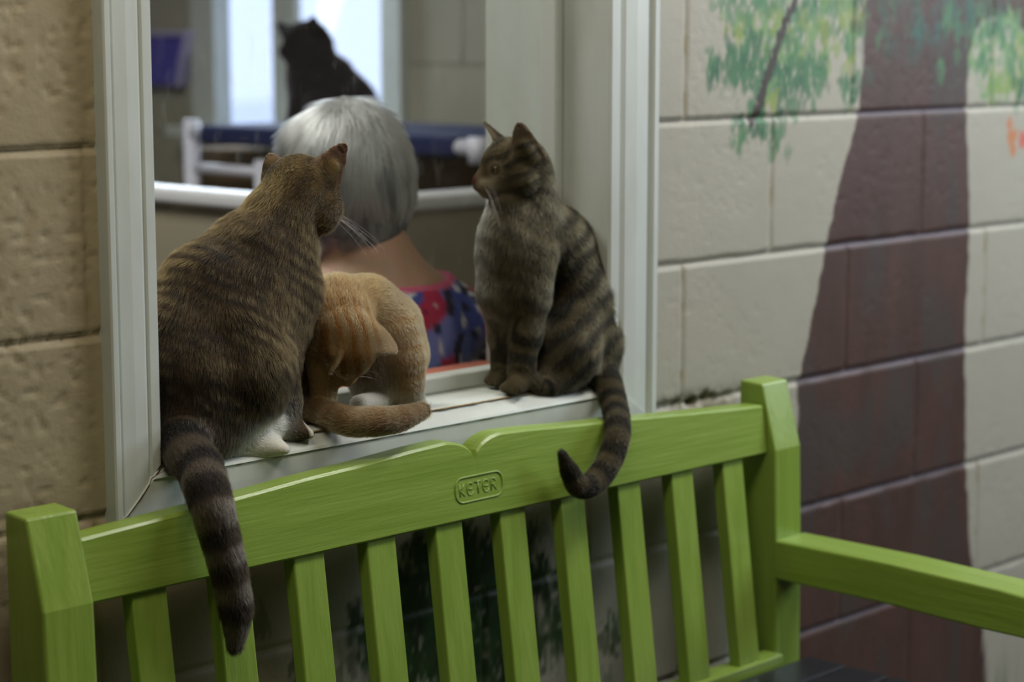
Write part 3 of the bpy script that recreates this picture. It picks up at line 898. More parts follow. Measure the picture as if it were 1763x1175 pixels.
def stripes(S, P, period, width=.5, wob=.35, sc=35, seed=0):
    ph = S / period + (fbm(P + seed, sc, 2) - .5) * wob * 2
    v = .5 + .5 * np.cos(2 * np.pi * ph)
    return sstep(1 - width - .18, 1 - width + .18, v)

def mix(a, b, t):
    a = np.asarray(a, float); b = np.asarray(b, float); t = np.asarray(t)[..., None]
    return a * (1 - t) + b * t

def frame_of(fwd, up):
    f = nrm(fwd); u = nrm(np.array(up, float) - f * np.dot(up, f)); l = np.cross(u, f)
    return f, l, u

def add_head(b, c, fwd, up, s=1.0, ear_len=1.0, ear_w=.023, ear_spread=0.0, ear_r=None, ear_l=None, prefix=''):
    """cat head at c; returns local-to-world function"""
    f, l, u = frame_of(fwd, up)
    G = lambda x, y, z: np.array(c, float) + (f * x + l * y + u * z) * s
    b.limb([G(.004, 0, .004), G(-.014, 0, .004)], [.0340 * s, .0355 * s], 'head', .006)
    b.limb([G(.018, 0, .010), G(.0, 0, .016)], [.0200 * s, .024 * s], 'head', .005)
    for sg in (1, -1):
        b.limb([G(.016, .016 * sg, -.012), G(-.004, .027 * sg, -.013)], [.0150 * s, .0185 * s], 'head', .009)
        b.limb([G(.0445, .0075 * sg, -.0165), G(.030, .012 * sg, -.018)], [.0085 * s, .0110 * s], 'muzzle', .003)
    b.limb([G(.0490, 0, -.0085), G(.020, 0, .012)], [.0062 * s, .0130 * s], 'bridge', .0025)
    b.limb([G(.040, 0, -.0275), G(.018, 0, -.024)], [.0065 * s, .013 * s], 'chin', .004)
    for sg, spec in ((1, ear_l), (-1, ear_r)):
        if spec is None:
            base = G(-.008, .026 * sg, .026); tip = G(-.006, (.043 + ear_spread) * sg, .026 + .046 * ear_len); op = f * .8 + l * sg * .55
        else:
            base = G(*spec[0]); tip = G(*spec[1]); op = f * spec[2][0] + l * spec[2][1] + u * spec[2][2]
        b.ear(base, tip, op, (ear_w if spec is None or len(spec) < 4 else spec[3]) * s)
        b.limb([base - (tip - base) * .12, base + (tip - base) * .18], [.014 * s, .010 * s], 'head', .005)
    return G, (f, l, u)

def whiskers(G, parent, n=9, L=.055, seed=1, sgs=(1, -1), col=(.42, .40, .35)):
    r = np.random.default_rng(seed); P = []
    for sg in sgs:
        for i in range(n):
            a = G(.046 - .004 * (i % 3), .016 * sg, -.014 - .003 * (i // 3))
            d = (G(.10 - .03 * r.random(), .60 * sg, -.10 - .30 * r.random()) - G(0, 0, 0)); d = nrm(d)
            down = np.array([0, 0, -1.0]); ln = L * (.7 + .5 * r.random())
            P.append([a + d * ln * t + down * ln * .30 * t * t for t in np.linspace(0, 1, 7)])
    P = np.array(P); rad = np.linspace(.00011, .00004, 7)[None].repeat(len(P), 0)
    return curves('whiskers', P, rad, np.tile(np.array(col), (len(P), 1)), M['fur'], parent)

def eye(G, f, parent, sg, look, lid=.5):
    """eyeball with iris and slit pupil as nested shells on the socket"""
    c = G(.0270, .0155 * sg, .0035)
    d = nrm(look)
    bm = bmesh.new(); bmesh.ops.create_uvsphere(bm, u_segments=24, v_segments=16, radius=.0083)
    me = bpy.data.meshes.new('eye'); bm.to_mesh(me); bm.free()
    V = np.array([v.co[:] for v in me.vertices]); n = V / np.linalg.norm(V, axis=1, keepdims=True)
    c_ = n @ d; side = nrm(np.cross(d, [0, 0, 1])); sl = np.abs(n @ side)
    col = np.where((c_ > .75)[:, None], np.array([.085, .075, .020]), np.array([.01, .008, .005]))
    col = np.where(((c_ > .8) & (sl < .22))[:, None], np.array([.004, .004, .004]), col)
    me.vertices.foreach_set('co', (V + c).astype(np.float32).ravel()); me.update()
    set_col(me, col)
    m = M.get('eye') or mat('cat_eye', (.2, .2, .05), .06, .6, attr='col', coat=1); M['eye'] = m
    o = link_mesh('eye', me, m, parent, True)
    return o

def toes(b, wrist, fwd, s=1.0, tagc='paw', n=4, up=(0, 0, 1), L=.004):
    """paw: pad mass plus four separate toes"""
    f = nrm(fwd); side = nrm(np.cross(up, f)); w = np.array(wrist, float)
    b.limb([w, w + f * .012 * s + np.array([0, 0, -.002])], [.0120 * s, .0115 * s], tagc, L)
    for i in range(n):
        o = (i - (n - 1) / 2)
        a = w + side * o * .0066 * s + f * (.012 - .0012 * abs(o)) * s - np.array([0, 0, .002 * s])
        e = w + side * o * .0088 * s + f * (.0250 - .0028 * abs(o)) * s - np.array([0, 0, .0052 * s])
        b.limb([a, e], [.0058 * s, .0054 * s], tagc, L)

def make_animal(name, label, body, colf, nhair, res=.003, smooth_it=2, clip=None, **kw):
    V, Q = body.surface(res, clip=clip)
    V = smooth_v(V, Q, smooth_it)
    N, _ = vnormals(V, Q)
    S, F, Lh, T = body.attrs(V)
    col = colf(V, S, T, N)
    me = np_mesh(V, Q, name); set_col(me, np.clip(col * .6, 0, 1))
    o = link_mesh(name, me, M['fur_base'], None, True)
    tag(o, label, 'cat')
    if nhair: 
        fo = grow_fur(body, V, Q, colf, nhair, o, **kw)
        fo['kind'] = 'stuff'
    return o, V, Q

# ------------------------------------------------------------------ left cat: seen from behind, tail hanging over the bench
def build_left_cat():
    b = Body(.0058)
    S_ = at_y
    YC = .038
    spine = [S_(512, 322, .050), S_(478, 375, .048), S_(448, 432, .046), S_(418, 510, .044), S_(385, 600, .040), S_(356, 690, .036)]
    # trunk
    b.limb([S_(497, 350, .048), S_(478, 392, .047)], [.037, .042], 'neck', .012, 0)
    b.limb([S_(478, 392, .047), S_(447, 445, .047), S_(415, 520, .045), S_(385, 610, .042), S_(362, 700, .038)], [.042, .055, .068, .078, .070], 'body', .014, .05)
    b.limb([S_(420, 430, .062), S_(355, 500, .056), S_(318, 590, .052), S_(310, 690, .048)], [.040, .052, .062, .060], 'body', .014, .09)   # hump of the back
    b.limb([S_(492, 430, .034), S_(497, 500, .026), S_(487, 560, .024)], [.036, .036, .034], 'chest', .014, .08)
    # rump and thigh, near side
    b.limb([S_(398, 560, .012), S_(416, 635, .006), S_(426, 676, .004)], [.045, .057, .043], 'thigh', .013, .12)
    b.limb([S_(330, 640, .024), S_(322, 730, .024)], [.060, .050], 'body', .013, .2)
    b.limb([S_(350, 690, .016), S_(352, 745, .012)], [.050, .036], 'belly', .012, .25)
    b.limb([S_(402, 745, .018), S_(456, 732, .010)], [.031, .026], 'white', .008)
    # near foreleg
    b.limb([S_(480, 540, .018), S_(484, 620, .014), S_(490, 690, .008), S_(496, 735, .004)], [.028, .021, .0170, .0155], 'leg', .008, .1)
    # far foreleg
    b.limb([S_(502, 560, .055), S_(508, 650, .060), S_(512, 700, .062)], [.022, .017, .014], 'leg', .008, .1)
    toes(b, S_(498, 742, -.002), (1, -.15, 0), 1.0, 'paw')
    toes(b, S_(516, 712, .058), (1, .1, 0), 1.0, 'pawwhite')
    # hind foot, white
    b.limb([S_(395, 772, .006), S_(440, 764, -.006), S_(456, 766, -.012)], [.019, .0180, .0150], 'white', .005, .2)
    toes(b, S_(456, 768, -.014), (1, -.25, 0), .98, 'white')
    # tail
    tp = [S_(318, 735, .012), S_(322, 778, -.030), S_(343, 806, -.062), S_(360, 855, -.104), S_(375, 910, -.112), S_(394, 985, -.118), S_(406, 1050, -.120), S_(405, 1108, -.120)]
    b.limb(tp, [.029, .0275, .0255, .0235, .0215, .0195, .0178, .0095], 'tail', .012, 0)
    # head looking away to the right
    yaw = math.radians(17)
    fwd = -TOCAM * math.cos(yaw) + RIGHT * math.sin(yaw) + np.array([0, 0, -.22])
    up = np.array([0, 0, 1.0]) - RIGHT * .02
    hc = S_(521, 331, .052)
    G, (f, l, u) = add_head(b, hc, fwd, up, 1.12, .80, .021,
                            ear_l=((-.008, .029, .018), (-.002, .040, .043), (.8, .45, 0), .015),
                            ear_r=((-.008, -.030, .018), (-.002, -.049, .054), (-.55, -.9, 0), .020))
    # ruff
    b.limb([G(.006, -.026, -.018), G(-.01, -.030, -.030)], [.020, .018], 'head', .010)
    b.limb([G(-.02, 0, -.01), S_(488, 372, .048)], [.036, .042], 'neck', .010, 0)
    def colf(P, S, T, N):
        base = np.array([.072, .045, .016]); dark = np.array([.012, .007, .003])
        base = mix(base, np.array([.115, .072, .022]), np.clip(T.get('head', 0) + T.get('neck', 0) * .6 + T.get('bridge', 0), 0, 1))
        c = mix(base, base * .5, sstep(.35, .7, fbm(P, 90, 2)))
        tor = np.clip(T.get('body', 0) + T.get('thigh', 0) + T.get('chest', 0) + T.get('belly', 0), 0, 1)
        sp = (P - spine[0]) @ nrm(spine[-1] - spine[0])
        brk = sstep(.38, .52, vnoise(P, 42))
        st = stripes(sp, P, .0165, .46, .38, 26) * (.35 + .65 * brk) * tor
        st = st + stripes(S, P, .050, .62, .12, 20) * T.get('tail', 0) * .95 + stripes(S, P, .024, .4, .3) * T.get('leg', 0) * .6
        st = st + stripes(P @ l * 1.0, P, .016, .4, .3) * T.get('head', 0) * .25
        c = mix(c, dark, np.clip(st, 0, 1))
        # saddle darker along the back
        tl = T.get('tail', 0)
        c = mix(c, np.array([.030, .022, .018]), tl * sstep(.36, .44, S))
        band = (1 - stripes(S, P, .045, .52, .06, 20)) * tl * (1 - sstep(.33, .40, S))
        c = mix(c, np.array([.012, .008, .006]), tl * .8)
        c = mix(c, np.array([.135, .105, .075]), band * .8)
        wh = np.clip(T.get('white', 0) + T.get('pawwhite', 0), 0, 1)
        tw = sstep(.5, .8, T.get('paw', 0)) * sstep(.0, 1, (P[:, 0] - S_(498, 742, -.002)[0] - .014) / .004)
        bw = T.get('belly', 0) * sstep(0, 1, (SZ + .045 - P[:, 2]) / .02) * sstep(0, 1, (P[:, 0] - S_(385, 760, 0)[0]) / .02)
        bw = np.clip(bw + np.exp(-(((P - S_(446, 745, -.01)) ** 2).sum(1)) / .022 ** 2) * 1.2, 0, 1)
        c = mix(c, np.array([.98, .96, .84]), np.clip(wh + tw + bw, 0, 1))
        ei = T.get('ear', 0) * sstep(.1, .6, N @ nrm(-f * .55 - l * .9))
        c = mix(c, np.array([.26, .15, .105]), np.clip(ei * 1.0, 0, 1) * .85)
        mz = T.get('muzzle', 0) + T.get('chin', 0)
        c = mix(c, np.array([.5, .45, .36]), np.clip(mz, 0, 1) * .7)
        return c
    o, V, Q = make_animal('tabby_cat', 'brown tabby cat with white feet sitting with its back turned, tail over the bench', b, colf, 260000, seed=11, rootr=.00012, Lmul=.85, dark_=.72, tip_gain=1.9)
    whiskers(G, o, 9, .060, 4)
    for sg in (1, -1): eye(G, f, o, sg, f + l * sg * .45)
    return o

# ------------------------------------------------------------------ right cat: striped tabby in profile
def build_right_cat():
    b = Body(.0058)
    S_ = at_y
    # trunk from neck to rump
    b.limb([S_(905, 325, .050), S_(900, 372, .050)], [.032, .040], 'neck', .012, 0)
    b.limb([S_(915, 380, .050), S_(955, 430, .050), S_(985, 510, .048), S_(1000, 590, .046), S_(1010, 630, .044)], [.044, .052, .060, .060, .042], 'body', .012, .04)
    b.limb([S_(905, 385, .048), S_(882, 440, .046), S_(880, 500, .044), S_(893, 560, .044)], [.042, .044, .042, .034], 'chest', .013, .04)
    b.limb([S_(960, 395, .056), S_(1005, 440, .056), S_(1025, 510, .054), S_(1028, 580, .052)], [.030, .038, .042, .040], 'body', .012, .10)
    # shoulders
    b.limb([S_(915, 440, .022), S_(908, 505, .018)], [.034, .030], 'shoulder', .011, .1)
    # haunch near side
    b.limb([S_(985, 560, .016), S_(975, 610, .010), S_(960, 640, .008)], [.040, .044, .028], 'thigh', .011, .1)
    b.limb([S_(1025, 600, .030), S_(1012, 640, .024)], [.040, .030], 'thigh', .011, .16)
    # hind foot
    b.limb([S_(985, 655, .006), S_(945, 662, .000), S_(925, 664, .000)], [.018, .014, .0125], 'leg', .006, .2)
    # front legs: near one (its left), far one
    b.limb([S_(908, 520, .018), S_(905, 580, .014), S_(898, 630, .012), S_(893, 655, .012)], [.026, .0185, .0150, .0140], 'leg', .006, .05)
    b.limb([S_(868, 510, .052), S_(868, 580, .054), S_(868, 625, .056), S_(866, 645, .058)], [.026, .0185, .0150, .0135], 'leg', .006, .05)
    pf = nrm(-RIGHT * .55 + TOCAM * .75)
    toes(b, at_z(896, 660, SZ + .016), pf, 1.02, 'paw')
    toes(b, at_z(870, 648, SZ + .016), nrm(-RIGHT * .75 + TOCAM * .5), 1.0, 'paw')
    # tail down over the sill and curling to the left in front of the rail
    tp = [S_(1030, 640, .010), S_(1046, 660, -.020), S_(1058, 700, -.055), S_(1063, 745, -.098), S_(1050, 792, -.108), S_(1024, 830, -.110), S_(998, 838, -.110), S_(982, 815, -.108), S_(968, 783, -.106)]
    b.limb(tp, [.023, .0200, .0182, .0180, .0175, .0168, .0155, .0130, .0065], 'tail', .008, 0)
    yaw = math.radians(24)
    fwd = -RIGHT * math.cos(yaw) + TOCAM * math.sin(yaw) + np.array([0, 0, -.10])
    hc = S_(880, 290, .050)
    G, (f, l, u) = add_head(b, hc, fwd, (0, 0, 1), 1.04, 1.15,
                            ear_w=.022, ear_l=((-.012, .028, .018), (.000, .036, .062), (.25, 1, 0), .020),
                            ear_r=((-.002, -.024, .022), (.016, -.042, .062), (.8, -.6, 0)))
    b.limb([G(-.02, 0, -.008), S_(912, 372, .050)], [.036, .040], 'neck', .010, 0)
    b.limb([G(.0, 0, -.03), S_(872, 400, .048)], [.026, .036], 'chest', .012, 0)
    def colf(P, S, T, N):
        g = lambda k: T.get(k, 0)
        base = mix(np.array([.110, .090, .048]), np.array([.070, .054, .024]), sstep(.35, .65, fbm(P, 25, 2)))
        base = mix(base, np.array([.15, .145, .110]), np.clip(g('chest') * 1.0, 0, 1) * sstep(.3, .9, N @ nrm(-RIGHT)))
        c = mix(base, base * .6, sstep(.4, .7, fbm(P, 130, 2)) * .6)
        dark = np.array([.010, .009, .006])
        # mackerel stripes across the flank
        ctr = S_(930, 420, .03); v = P - ctr
        a = (v @ RIGHT) * .55 + (v[:, 2]) * -.62
        st = stripes(a, P, .0235, .47, .42, 26) * np.clip(g('body') + g('thigh') * .9, 0, 1) * .92
        st = st + stripes(v[:, 2] + (v @ RIGHT) * .5, P, .027, .34, .55, 34) * np.clip(g('chest') + g('shoulder') + g('neck'), 0, 1) * .6
        st = st + stripes(S, P, .021, .42, .25, 30) * g('leg') * .9
        st = st + stripes(S, P, .036, .52, .10, 20) * g('tail') * .85
        # face lines sweep back from the eye
        q = P - hc; hx, hz = q @ f, q @ u
        st = st + stripes(hz + hx * .35 + .004, P, .0165, .42, .25, 40) * (g('head')) * .85
        sp = np.exp(-((P[:, 2] - (S_(980, 380, .05)[2] - 0)) / .02) ** 2)
        c = mix(c, dark, np.clip(st, 0, 1))
        c = mix(c, dark, g('tail') * sstep(.27, .32, S) * .95)
        mz = np.clip(g('muzzle') + g('chin'), 0, 1)
        c = mix(c, np.array([.34, .28, .18]), mz * .7)
        c = mix(c, np.array([.62, .60, .50]), np.clip(g('chin'), 0, 1) * .8)
        c = mix(c, np.array([.12, .075, .04]), np.clip(g('bridge'), 0, 1) * .5)
        nose = np.exp(-((P - G(.0555, 0, -.008)) ** 2).sum(1) / .0062 ** 2)
        c = mix(c, np.array([.10, .035, .025]), np.clip(nose * 1.6, 0, 1))
        ec = G(.030, .019, .0035)
        ering = np.exp(-((np.linalg.norm(P - ec, axis=1) - .0095) / .003) ** 2)
        c = mix(c, np.array([.25, .20, .12]), np.clip(ering, 0, 1) * .6)
        ei = g('ear') * sstep(.1, .6, N @ nrm(f * .5 + l * .6))
        c = mix(c, np.array([.26, .19, .13]), np.clip(ei, 0, 1) * .8)
        return c
    o, V, Q = make_animal('tabby_cat', 'dark striped tabby cat sitting upright in profile at the right end of the sill', b, colf, 220000, seed=12, rootr=.00012, Lmul=.8, dark_=.82, tip_gain=1.6)
    whiskers(G, o, 8, .055, 5)
    eye(G, f, o, 1, f * .9 + l * .5); eye(G, f, o, -1, f + l * -.45)
    return o

# ------------------------------------------------------------------ ginger kitten washing
def build_ginger():
    b = Body(.0058)
    S_ = at_y
    # curved back
    b.limb([S_(562, 545, .052), S_(582, 528, .054), S_(630, 532, .056), S_(662, 564, .056), S_(676, 610, .054), S_(664, 655, .050)], [.036, .036, .040, .044, .042, .034], 'body', .010, .03)
    b.limb([S_(545, 560, .050), S_(546, 605, .046)], [.026, .022], 'shoulder', .009, 0)
    b.limb([S_(645, 590, .045), S_(648, 645, .040), S_(646, 672, .040)], [.036, .034, .026], 'belly', .010, .1)
    # near hind leg standing at the right
    b.limb([S_(680, 575, .022), S_(692, 620, .014), S_(700, 660, .010), S_(709, 688, .008)], [.028, .0250, .0190, .0140], 'hind', .007, .1)
    b.limb([S_(712, 686, .008), S_(721, 698, .004)], [.0125, .0110], 'white', .004)
    # foreleg at the left
    b.limb([S_(548, 590, .040), S_(555, 640, .036), S_(558, 680, .036)], [.024, .0175, .0160], 'leg', .006, .05)
    toes(b, at_z(550, 705, SZ + .013), nrm(TOCAM + -RIGHT * .5), .9, 'leg')
    # white hind paw between
    b.limb([S_(652, 692, .020), S_(620, 698, .016)], [.014, .0135], 'white', .004)
    # tail wrapped in front
    zt = SZ + .0165
    tp = [at_z(728, 708, zt), at_z(690, 721, zt), at_z(650, 726, zt), at_z(605, 726, zt), at_z(570, 717, zt), at_z(538, 707, zt)]
    b.limb(tp, [.010, .0155, .0175, .0178, .0170, .012], 'tail', .009, 0)
    # head bent down
    hc = S_(598, 596, .004)
    fwd = np.array([0, 0, -1.0]) + RIGHT * .06 - TOCAM * .10
    up = TOCAM * .90 + np.array([0, 0, .10]) + RIGHT * .36
    f, l, u = frame_of(fwd, up)
    G, (f, l, u) = add_head(b, hc, fwd, up, .98, 1.0, .024,
                            ear_l=((-.010, .026, .010), (.014, .062, .010), (.5, -.35, -.8)),
                            ear_r=((-.004, -.020, .022), (.020, -.040, .046), (.35, -.75, .45), .017))
    b.limb([hc - f * .01, S_(590, 550, .028), S_(583, 530, .045)], [.031, .034, .034], 'neck', .010, 0)
    def colf(P, S, T, N):
        g = lambda k: T.get(k, 0)
        base = mix(np.array([.33, .215, .085]), np.array([.26, .175, .08]), sstep(.3, .7, fbm(P, 20, 2)))
        dk = np.array([.20, .085, .018])
        q = P - hc; hx, hy = q @ f, q @ l
        st = stripes(hy * (1 - hx * 5), P, .0175, .40, .45, 28) * np.clip(g('head') + g('neck') * .9, 0, 1) * .95
        st = st + stripes(P[:, 2], P, .017, .38, .35, 25) * np.clip(g('hind'), 0, 1) * .75
        st = st + stripes(S, P, .03, .4, .2, 22) * g('tail') * .8 + stripes(S, P, .018, .4, .2, 22) * g('leg') * .4
        c = mix(base, dk, np.clip(st, 0, 1))
        c = mix(c, np.array([.25, .12, .03]), np.clip(np.exp(-((P - (hc + u * .034 * 1 + f * .004)) ** 2).sum(1) / .016 ** 2) * .8, 0, 1))
        c = mix(c, np.array([.27, .14, .05]), np.clip(np.exp(-((P - S_(590, 520, .02)) ** 2).sum(1) / .035 ** 2) * .6, 0, 1))
        c = mix(c, np.array([.19, .145, .090]), np.clip(g('belly') * 1.2, 0, 1) * .85)
        c = mix(c, np.array([.22, .15, .08]), g('tail') * .45)
        c = mix(c, np.array([.42, .30, .17]), np.clip(g('ear') * (hy > 0) * .9, 0, 1))
        c = mix(c, np.array([.42, .31, .18]), np.clip(np.exp(-((P - G(.006, .028, .012)) ** 2).sum(1) / .010 ** 2), 0, 1) * .8)
        c = mix(c, np.array([.80, .77, .68]), np.clip(g('white') * 1.3, 0, 1))
        ei = g('ear') * sstep(.1, .5, N @ nrm(u * .5 + f * .4 - l * .7)) * (hy < 0)
        c = mix(c, np.array([.08, .045, .02]), np.clip(ei, 0, 1) * .7)
        return c
    o, V, Q = make_animal('ginger_cat', 'small ginger cat bent over washing itself between the two tabbies', b, colf, 130000, res=.0026, seed=13, rootr=.00012, Lmul=.9)
    whiskers(G, o, 5, .040, 6)
    for sg in (1, -1): eye(G, f, o, sg, f + l * sg * .4)
    return o

# ------------------------------------------------------------------ black cat on the bed by the bright window
def build_black():
    b = Body(.007)
    XB = 3.12
    S_ = lambda px, py, x=XB: at_x(px, py, x)
    b.limb([S_(533, 105), S_(545, 145), S_(556, 180), S_(560, 184)], [.052, .062, .074, .062], 'body', .012)
    b.limb([S_(575, 130, XB + .05), S_(600, 180, XB + .06), S_(605, 190, XB + .05)], [.045, .062, .052], 'body', .012)
    b.limb([S_(520, 180, XB - .06), S_(508, 212, XB - .08)], [.028, .022], 'leg', .008)
    b.limb([S_(545, 180, XB - .08), S_(535, 214, XB - .1)], [.028, .022], 'leg', .008)
    b.limb([S_(620, 205, XB + .05), S_(650, 215, XB + .04), S_(690, 222, XB)], [.030, .018, .012], 'tail', .01)
    fwd = -RIGHT * .85 + TOCAM * .35 + np.array([0, 0, -.15])
    hcb = S_(524, 72)
    G, (f, l, u) = add_head(b, hcb, fwd, (0, 0, 1.0), 1.18, 1.0,
        ear_r=((.014, -.020, .016), (.040, -.030, .032), (.5, -.3, .6), .022), ear_l=((-.012, .020, .022), (-.018, .022, .046), (.2, 1, 0), .020))
    b.limb([S_(496, 56), S_(475, 37)], [.020, .003], 'head', .004)
    b.limb([S_(543, 50), S_(541, 28)], [.018, .004], 'head', .004)
    b.limb([G(-.02, 0, -.01), S_(538, 120)], [.042, .052], 'neck', .01)
    def colf(P, S, T, N):
        return np.ones((len(P), 3)) * np.array([.014, .010, .010]) * (.7 + .6 * fbm(P, 30, 2))[:, None]
    o, V, Q = make_animal('black_cat', 'black cat sitting on the raised bed against the bright window', b, colf, 30000, res=.005, seed=14, rootr=.0003)
    return o

cat_l = build_left_cat()
cat_r = build_right_cat()
cat_g = build_ginger()
cat_b = build_black()
# ------------------------------------------------------------------ seated person seen from behind
def build_person():
    D0 = 3.1
    P_ = lambda px, py, d=D0: at_d(px, py, d)
    turn = math.radians(28)
    fw = nrm(-TOCAM * math.cos(turn) - RIGHT * math.sin(turn))           # facing away, a little to the left
    rt = nrm(np.cross(fw, [0, 0, 1.0])); zz = np.array([0, 0, 1.0])
    hc = P_(600, 305); neck = P_(632, 445)
    H = lambda x, y, z: hc + fw * x + rt * y + zz * z
    base = P_(640, 520); base = np.array([base[0], base[1], .95])
    B = lambda x, y, z: np.array([base[0], base[1], 0]) + fw * x + rt * y + zz * z
    b = Body(.012)
    # head with a face
    b.limb([H(-.015, 0, .025), H(.02, 0, .02)], [.082, .076], 'skin')
    b.limb([H(.045, 0, -.03), H(.062, 0, -.065)], [.050, .030], 'skin')
    for s_ in (1, -1):
        b.limb([H(.045, .032 * s_, -.025), H(.04, .04 * s_, -.045)], [.028, .024], 'skin')
        b.limb([H(.078, .018 * s_, -.058), H(.082, .006 * s_, -.060)], [.008, .009], 'lips')
        b.limb([H(-.002, .078 * s_, .0), H(.004, .080 * s_, -.030)], [.013, .009], 'skin')
    b.limb([H(.088, 0, .0), H(.104, 0, -.030)], [.011, .013], 'skin')
    b.limb([H(-.02, 0, -.05), B(-.005, 0, 1.0), B(-.01, 0, .95)], [.056, .056, .075], 'skin')
    # trunk
    b.limb([B(0, -.075, .925), B(0, .075, .925)], [.062, .062], 'skin')
    b.limb([B(0, 0, .90), B(-.01, 0, .72), B(0, 0, .52)], [.125, .135, .150], 'skin')
    b.limb([B(.02, -.09, .52), B(.02, .09, .52)], [.115, .115], 'skin')
    for s_ in (1, -1):
        b.limb([B(0, .145 * s_, .890), B(.03, .192 * s_, .76), B(.07, .208 * s_, .64)], [.055, .047, .038], 'skin')
        b.limb([B(.07, .215 * s_, .64), B(.20, .15 * s_, .62), B(.28, .09 * s_, .60)], [.038, .032, .025], 'skin')
        wr = B(.28, .09 * s_, .60)
        b.limb([wr, wr + fw * .06 - rt * .02 * s_ - zz * .01], [.024, .028], 'skin')
        for i in range(4):
            o = (i - 1.5) * .017
            a = wr + fw * .075 - rt * .022 * s_ + rt * o - zz * .008
            b.limb([a, a + fw * (.030 + .004 * (i in (1, 2))) - zz * .010, a + fw * .050 - zz * .030], [.010, .009, .0078], 'skin')
        a = wr + fw * .03 - rt * .035 * s_
        b.limb([a, a + fw * .025 - rt * .015 * s_ - zz * .008, a + fw * .045 - rt * .016 * s_ - zz * .018], [.012, .010, .009], 'skin')
        b.limb([B(.03, .09 * s_, .50), B(.42, .11 * s_, .52)], [.088, .062], 'skin')
        b.limb([B(.42, .11 * s_, .52), B(.40, .11 * s_, .12)], [.060, .040], 'skin')
        b.limb([B(.38, .11 * s_, .055), B(.54, .12 * s_, .035)], [.040, .032], 'skin')
    V, Q = b.surface(.0085); V = smooth_v(V, Q, 2)
    me = np_mesh(V, Q, 'person')
    o = link_mesh('person', me, M['skin'], None, True)
    tag(o, 'person with short grey hair and patterned shirt seated behind the glass, back turned', 'person')
    # hair: cap mesh and strands
    h = Body(.012)
    h.limb([H(-.02, 0, .020), H(.012, 0, .022)], [.081, .078], 'hair')
    h.ball(H(-.005, 0, .058), .058, 'hair')
    h.limb([H(-.04, 0, -.02), H(-.045, 0, -.07)], [.074, .060], 'hair')
    for s_ in (1, -1):
        h.limb([H(-.01, .052 * s_, -.01), H(-.015, .050 * s_, -.065)], [.040, .036], 'hair')
    h.limb([H(.05, -.03, .055), H(.065, .02, .045)], [.042, .040], 'hair')
    def clip(G):
        q = G - hc; x = q @ fw; z = q[..., 2]; y = q @ rt
        face = np.minimum(x - .045, .052 - z)           # remove the part over the face
        low = -.098 - z + .02 * np.abs(y) / .08
        return np.maximum(face, low)
    hv, hq = h.surface(.006, clip=clip); hv = smooth_v(hv, hq, 2)
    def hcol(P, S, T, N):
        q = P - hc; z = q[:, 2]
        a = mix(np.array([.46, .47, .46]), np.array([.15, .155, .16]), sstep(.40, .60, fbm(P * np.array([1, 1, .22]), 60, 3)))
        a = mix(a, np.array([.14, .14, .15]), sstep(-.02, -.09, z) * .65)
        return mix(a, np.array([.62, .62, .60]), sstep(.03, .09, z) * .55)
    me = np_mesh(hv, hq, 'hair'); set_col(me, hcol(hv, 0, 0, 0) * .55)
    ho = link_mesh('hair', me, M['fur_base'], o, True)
    ho.matrix_parent_inverse = Matrix()
    # strands combed down and outward from the crown
    r = np.random.default_rng(5)
    N, area = vnormals(hv, hq); n = 26000
    area = area * (N[hq[:, 0]][:, 2] > -.55) * (N[hq[:, 0]] @ fw < .75); f = r.choice(len(hq), n, p=area / area.sum()); P = hv[hq[f, 0]] + (hv[hq[f, 2]] - hv[hq[f, 0]]) * r.random((n, 1)); Nn = N[hq[f, 0]]
    crown = H(-.01, .0, .13)
    q = P - crown; fl = np.array([0, 0, -1.0]) + q * np.array([1, 1, 0]) * 9 + (np.stack([vnoise(P * np.array([1, 1, .4]) + k, 40) for k in (0, 9, 17)], -1) - .5) * 1.0
    fl = fl - Nn * (fl * Nn).sum(1, keepdims=True); fl /= np.linalg.norm(fl, axis=1, keepdims=True)
    L_ = (.035 + .03 * r.random(n))
    zlim = hc[2] - .108
    pts = [P - Nn * .002]
    for k in range(1, 5):
        d = fl + Nn * (.12 - .08 * k); d /= np.linalg.norm(d, axis=1, keepdims=True)
        pts.append(pts[-1] + d * (L_ / 4)[:, None])
    pts = np.stack(pts, 1); ok = pts[:, -1, 2] > zlim; pts = pts[ok]
    col = hcol(P, 0, 0, 0)[ok] * (.45 + .4 * r.random((ok.sum(), 1)))
    st = curves('hair_strands', pts, np.tile(np.array([1, 1, .9, .7, .2]) * .00035, (len(pts), 1)), col, M['person_hair'], ho)
    st['kind'] = 'stuff'
    # shirt
    s = Body(.014)
    s.limb([B(0, -.075, .925), B(0, .075, .925)], [.069, .069], 'c')
    s.limb([B(0, 0, .90), B(-.01, 0, .72), B(0, 0, .52)], [.135, .147, .160], 'c')
    for s_ in (1, -1):
        s.limb([B(0, .145 * s_, .890), B(.03, .194 * s_, .76), B(.05, .204 * s_, .70)], [.066, .062, .060], 'c')
    def cl(G):
        q = G - np.array([base[0], base[1], 0]); x = q @ fw; y = q @ rt; z = q[..., 2]
        # scooped neckline
        nk = .088 - np.sqrt((y / 1.0) ** 2 + ((x - .01) / 1.0) ** 2) - (.945 - z) * .8 
        bot = .50 - z
        return np.maximum(nk, bot)
    sv, sq = s.surface(.0075, clip=cl); sv = smooth_v(sv, sq, 1)
    q = sv - np.array([base[0], base[1], 0]); x = q @ fw; y = q @ rt; z = q[:, 2]
    blue = np.array([.05, .07, .30]); blue2 = np.array([.16, .20, .50]); grey = np.array([.16, .14, .17]); red = np.array([.38, .022, .07]); pink = np.array([.50, .09, .17])
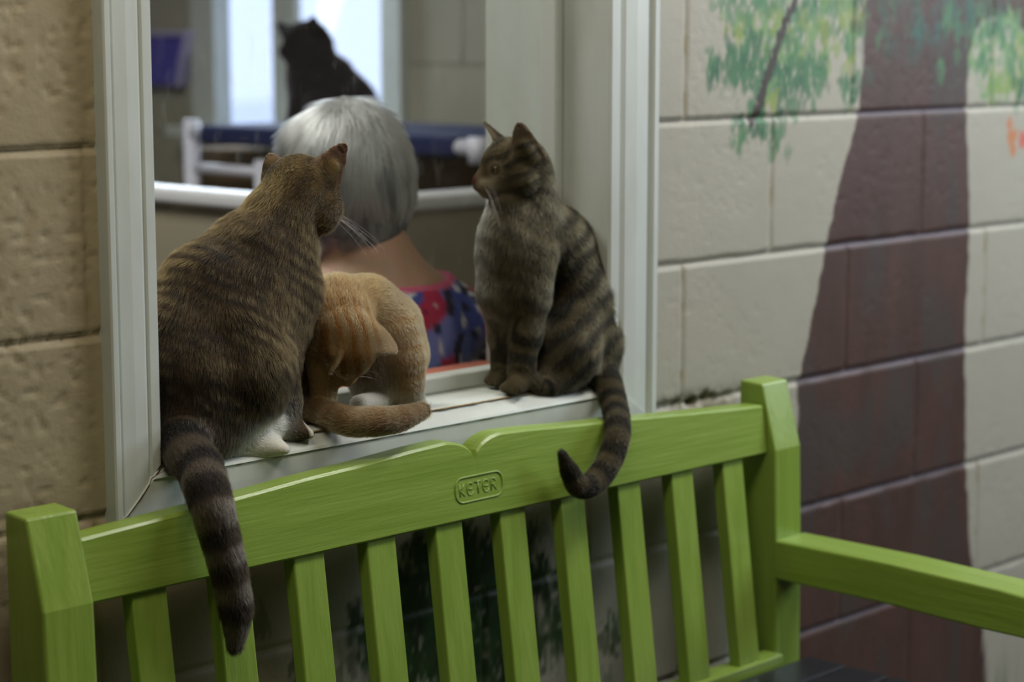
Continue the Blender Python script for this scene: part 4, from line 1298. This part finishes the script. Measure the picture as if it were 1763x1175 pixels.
    c = mix(blue, blue2, sstep(.35, .65, fbm(sv * np.array([1, 1, .5]), 24, 3)))
    c = mix(c, grey, sstep(.10, .115, np.abs(y)) * (1 - sstep(.165, .185, np.abs(y))) * sstep(.45, .55, fbm(sv + 4, 11, 2)))
    n1 = vnoise(sv + 2, 30); n2 = vnoise(sv + 8, 48)
    c = mix(c, red, sstep(.56, .62, n1)); c = mix(c, np.array([.012, .012, .02]), sstep(.68, .72, n2) * .9)
    c = mix(c, np.array([.55, .55, .60]), sstep(.74, .80, vnoise(sv + 15, 60)))
    neck_d = np.sqrt(y ** 2 + (x - .01) ** 2) - .088 + (.945 - z) * .8
    c = mix(c, pink, 1 - sstep(.016, .020, np.abs(neck_d)))
    me = np_mesh(sv, sq, 'shirt'); set_col(me, c)
    so = link_mesh('shirt', me, M['cloth_paint'], o, True); so.matrix_parent_inverse = Matrix()
    # trousers and shoes
    t = Body(.012)
    t.limb([B(.02, -.09, .52), B(.02, .09, .52)], [.125, .125], 'c')
    for s_ in (1, -1):
        t.limb([B(.03, .09 * s_, .50), B(.42, .11 * s_, .52)], [.097, .072], 'c')
        t.limb([B(.42, .11 * s_, .52), B(.40, .11 * s_, .12)], [.070, .055], 'c')
    tv, tq = t.surface(.012)
    to = link_mesh('trousers', np_mesh(tv, tq, 'trousers'), M['trouser'], o, True); to.matrix_parent_inverse = Matrix()
    for s_ in (1, -1):
        sh = Body(.01); sh.limb([B(.36, .11 * s_, .055), B(.56, .12 * s_, .04)], [.054, .042], 'c')
        v_, q_ = sh.surface(.01); v_[:, 2] = np.maximum(v_[:, 2], .0)
        x_ = link_mesh('shoe', np_mesh(v_, q_, 'shoe'), M['shoe'], o, True); x_.matrix_parent_inverse = Matrix()
    # chair under the person
    ch = empty('chair', tuple(B(0, 0, 0)), math.atan2(fw[1], fw[0])); tag(ch, 'low dark chair hidden under the seated person', 'chair')
    MB().box((-.17, -.20, .34), (.26, .20, .375)).build('seat', M['chair'], ch, bevel=.008)
    for xx in (-.14, .22):
        for yy in (-.17, .17): MB().box((xx - .015, yy - .015, 0), (xx + .015, yy + .015, .34)).build('leg', M['chair'], ch)
    MB().box((-.20, -.19, .375), (-.175, .19, .66)).build('backrest', M['chair'], ch, bevel=.008)
    return o
person = build_person()
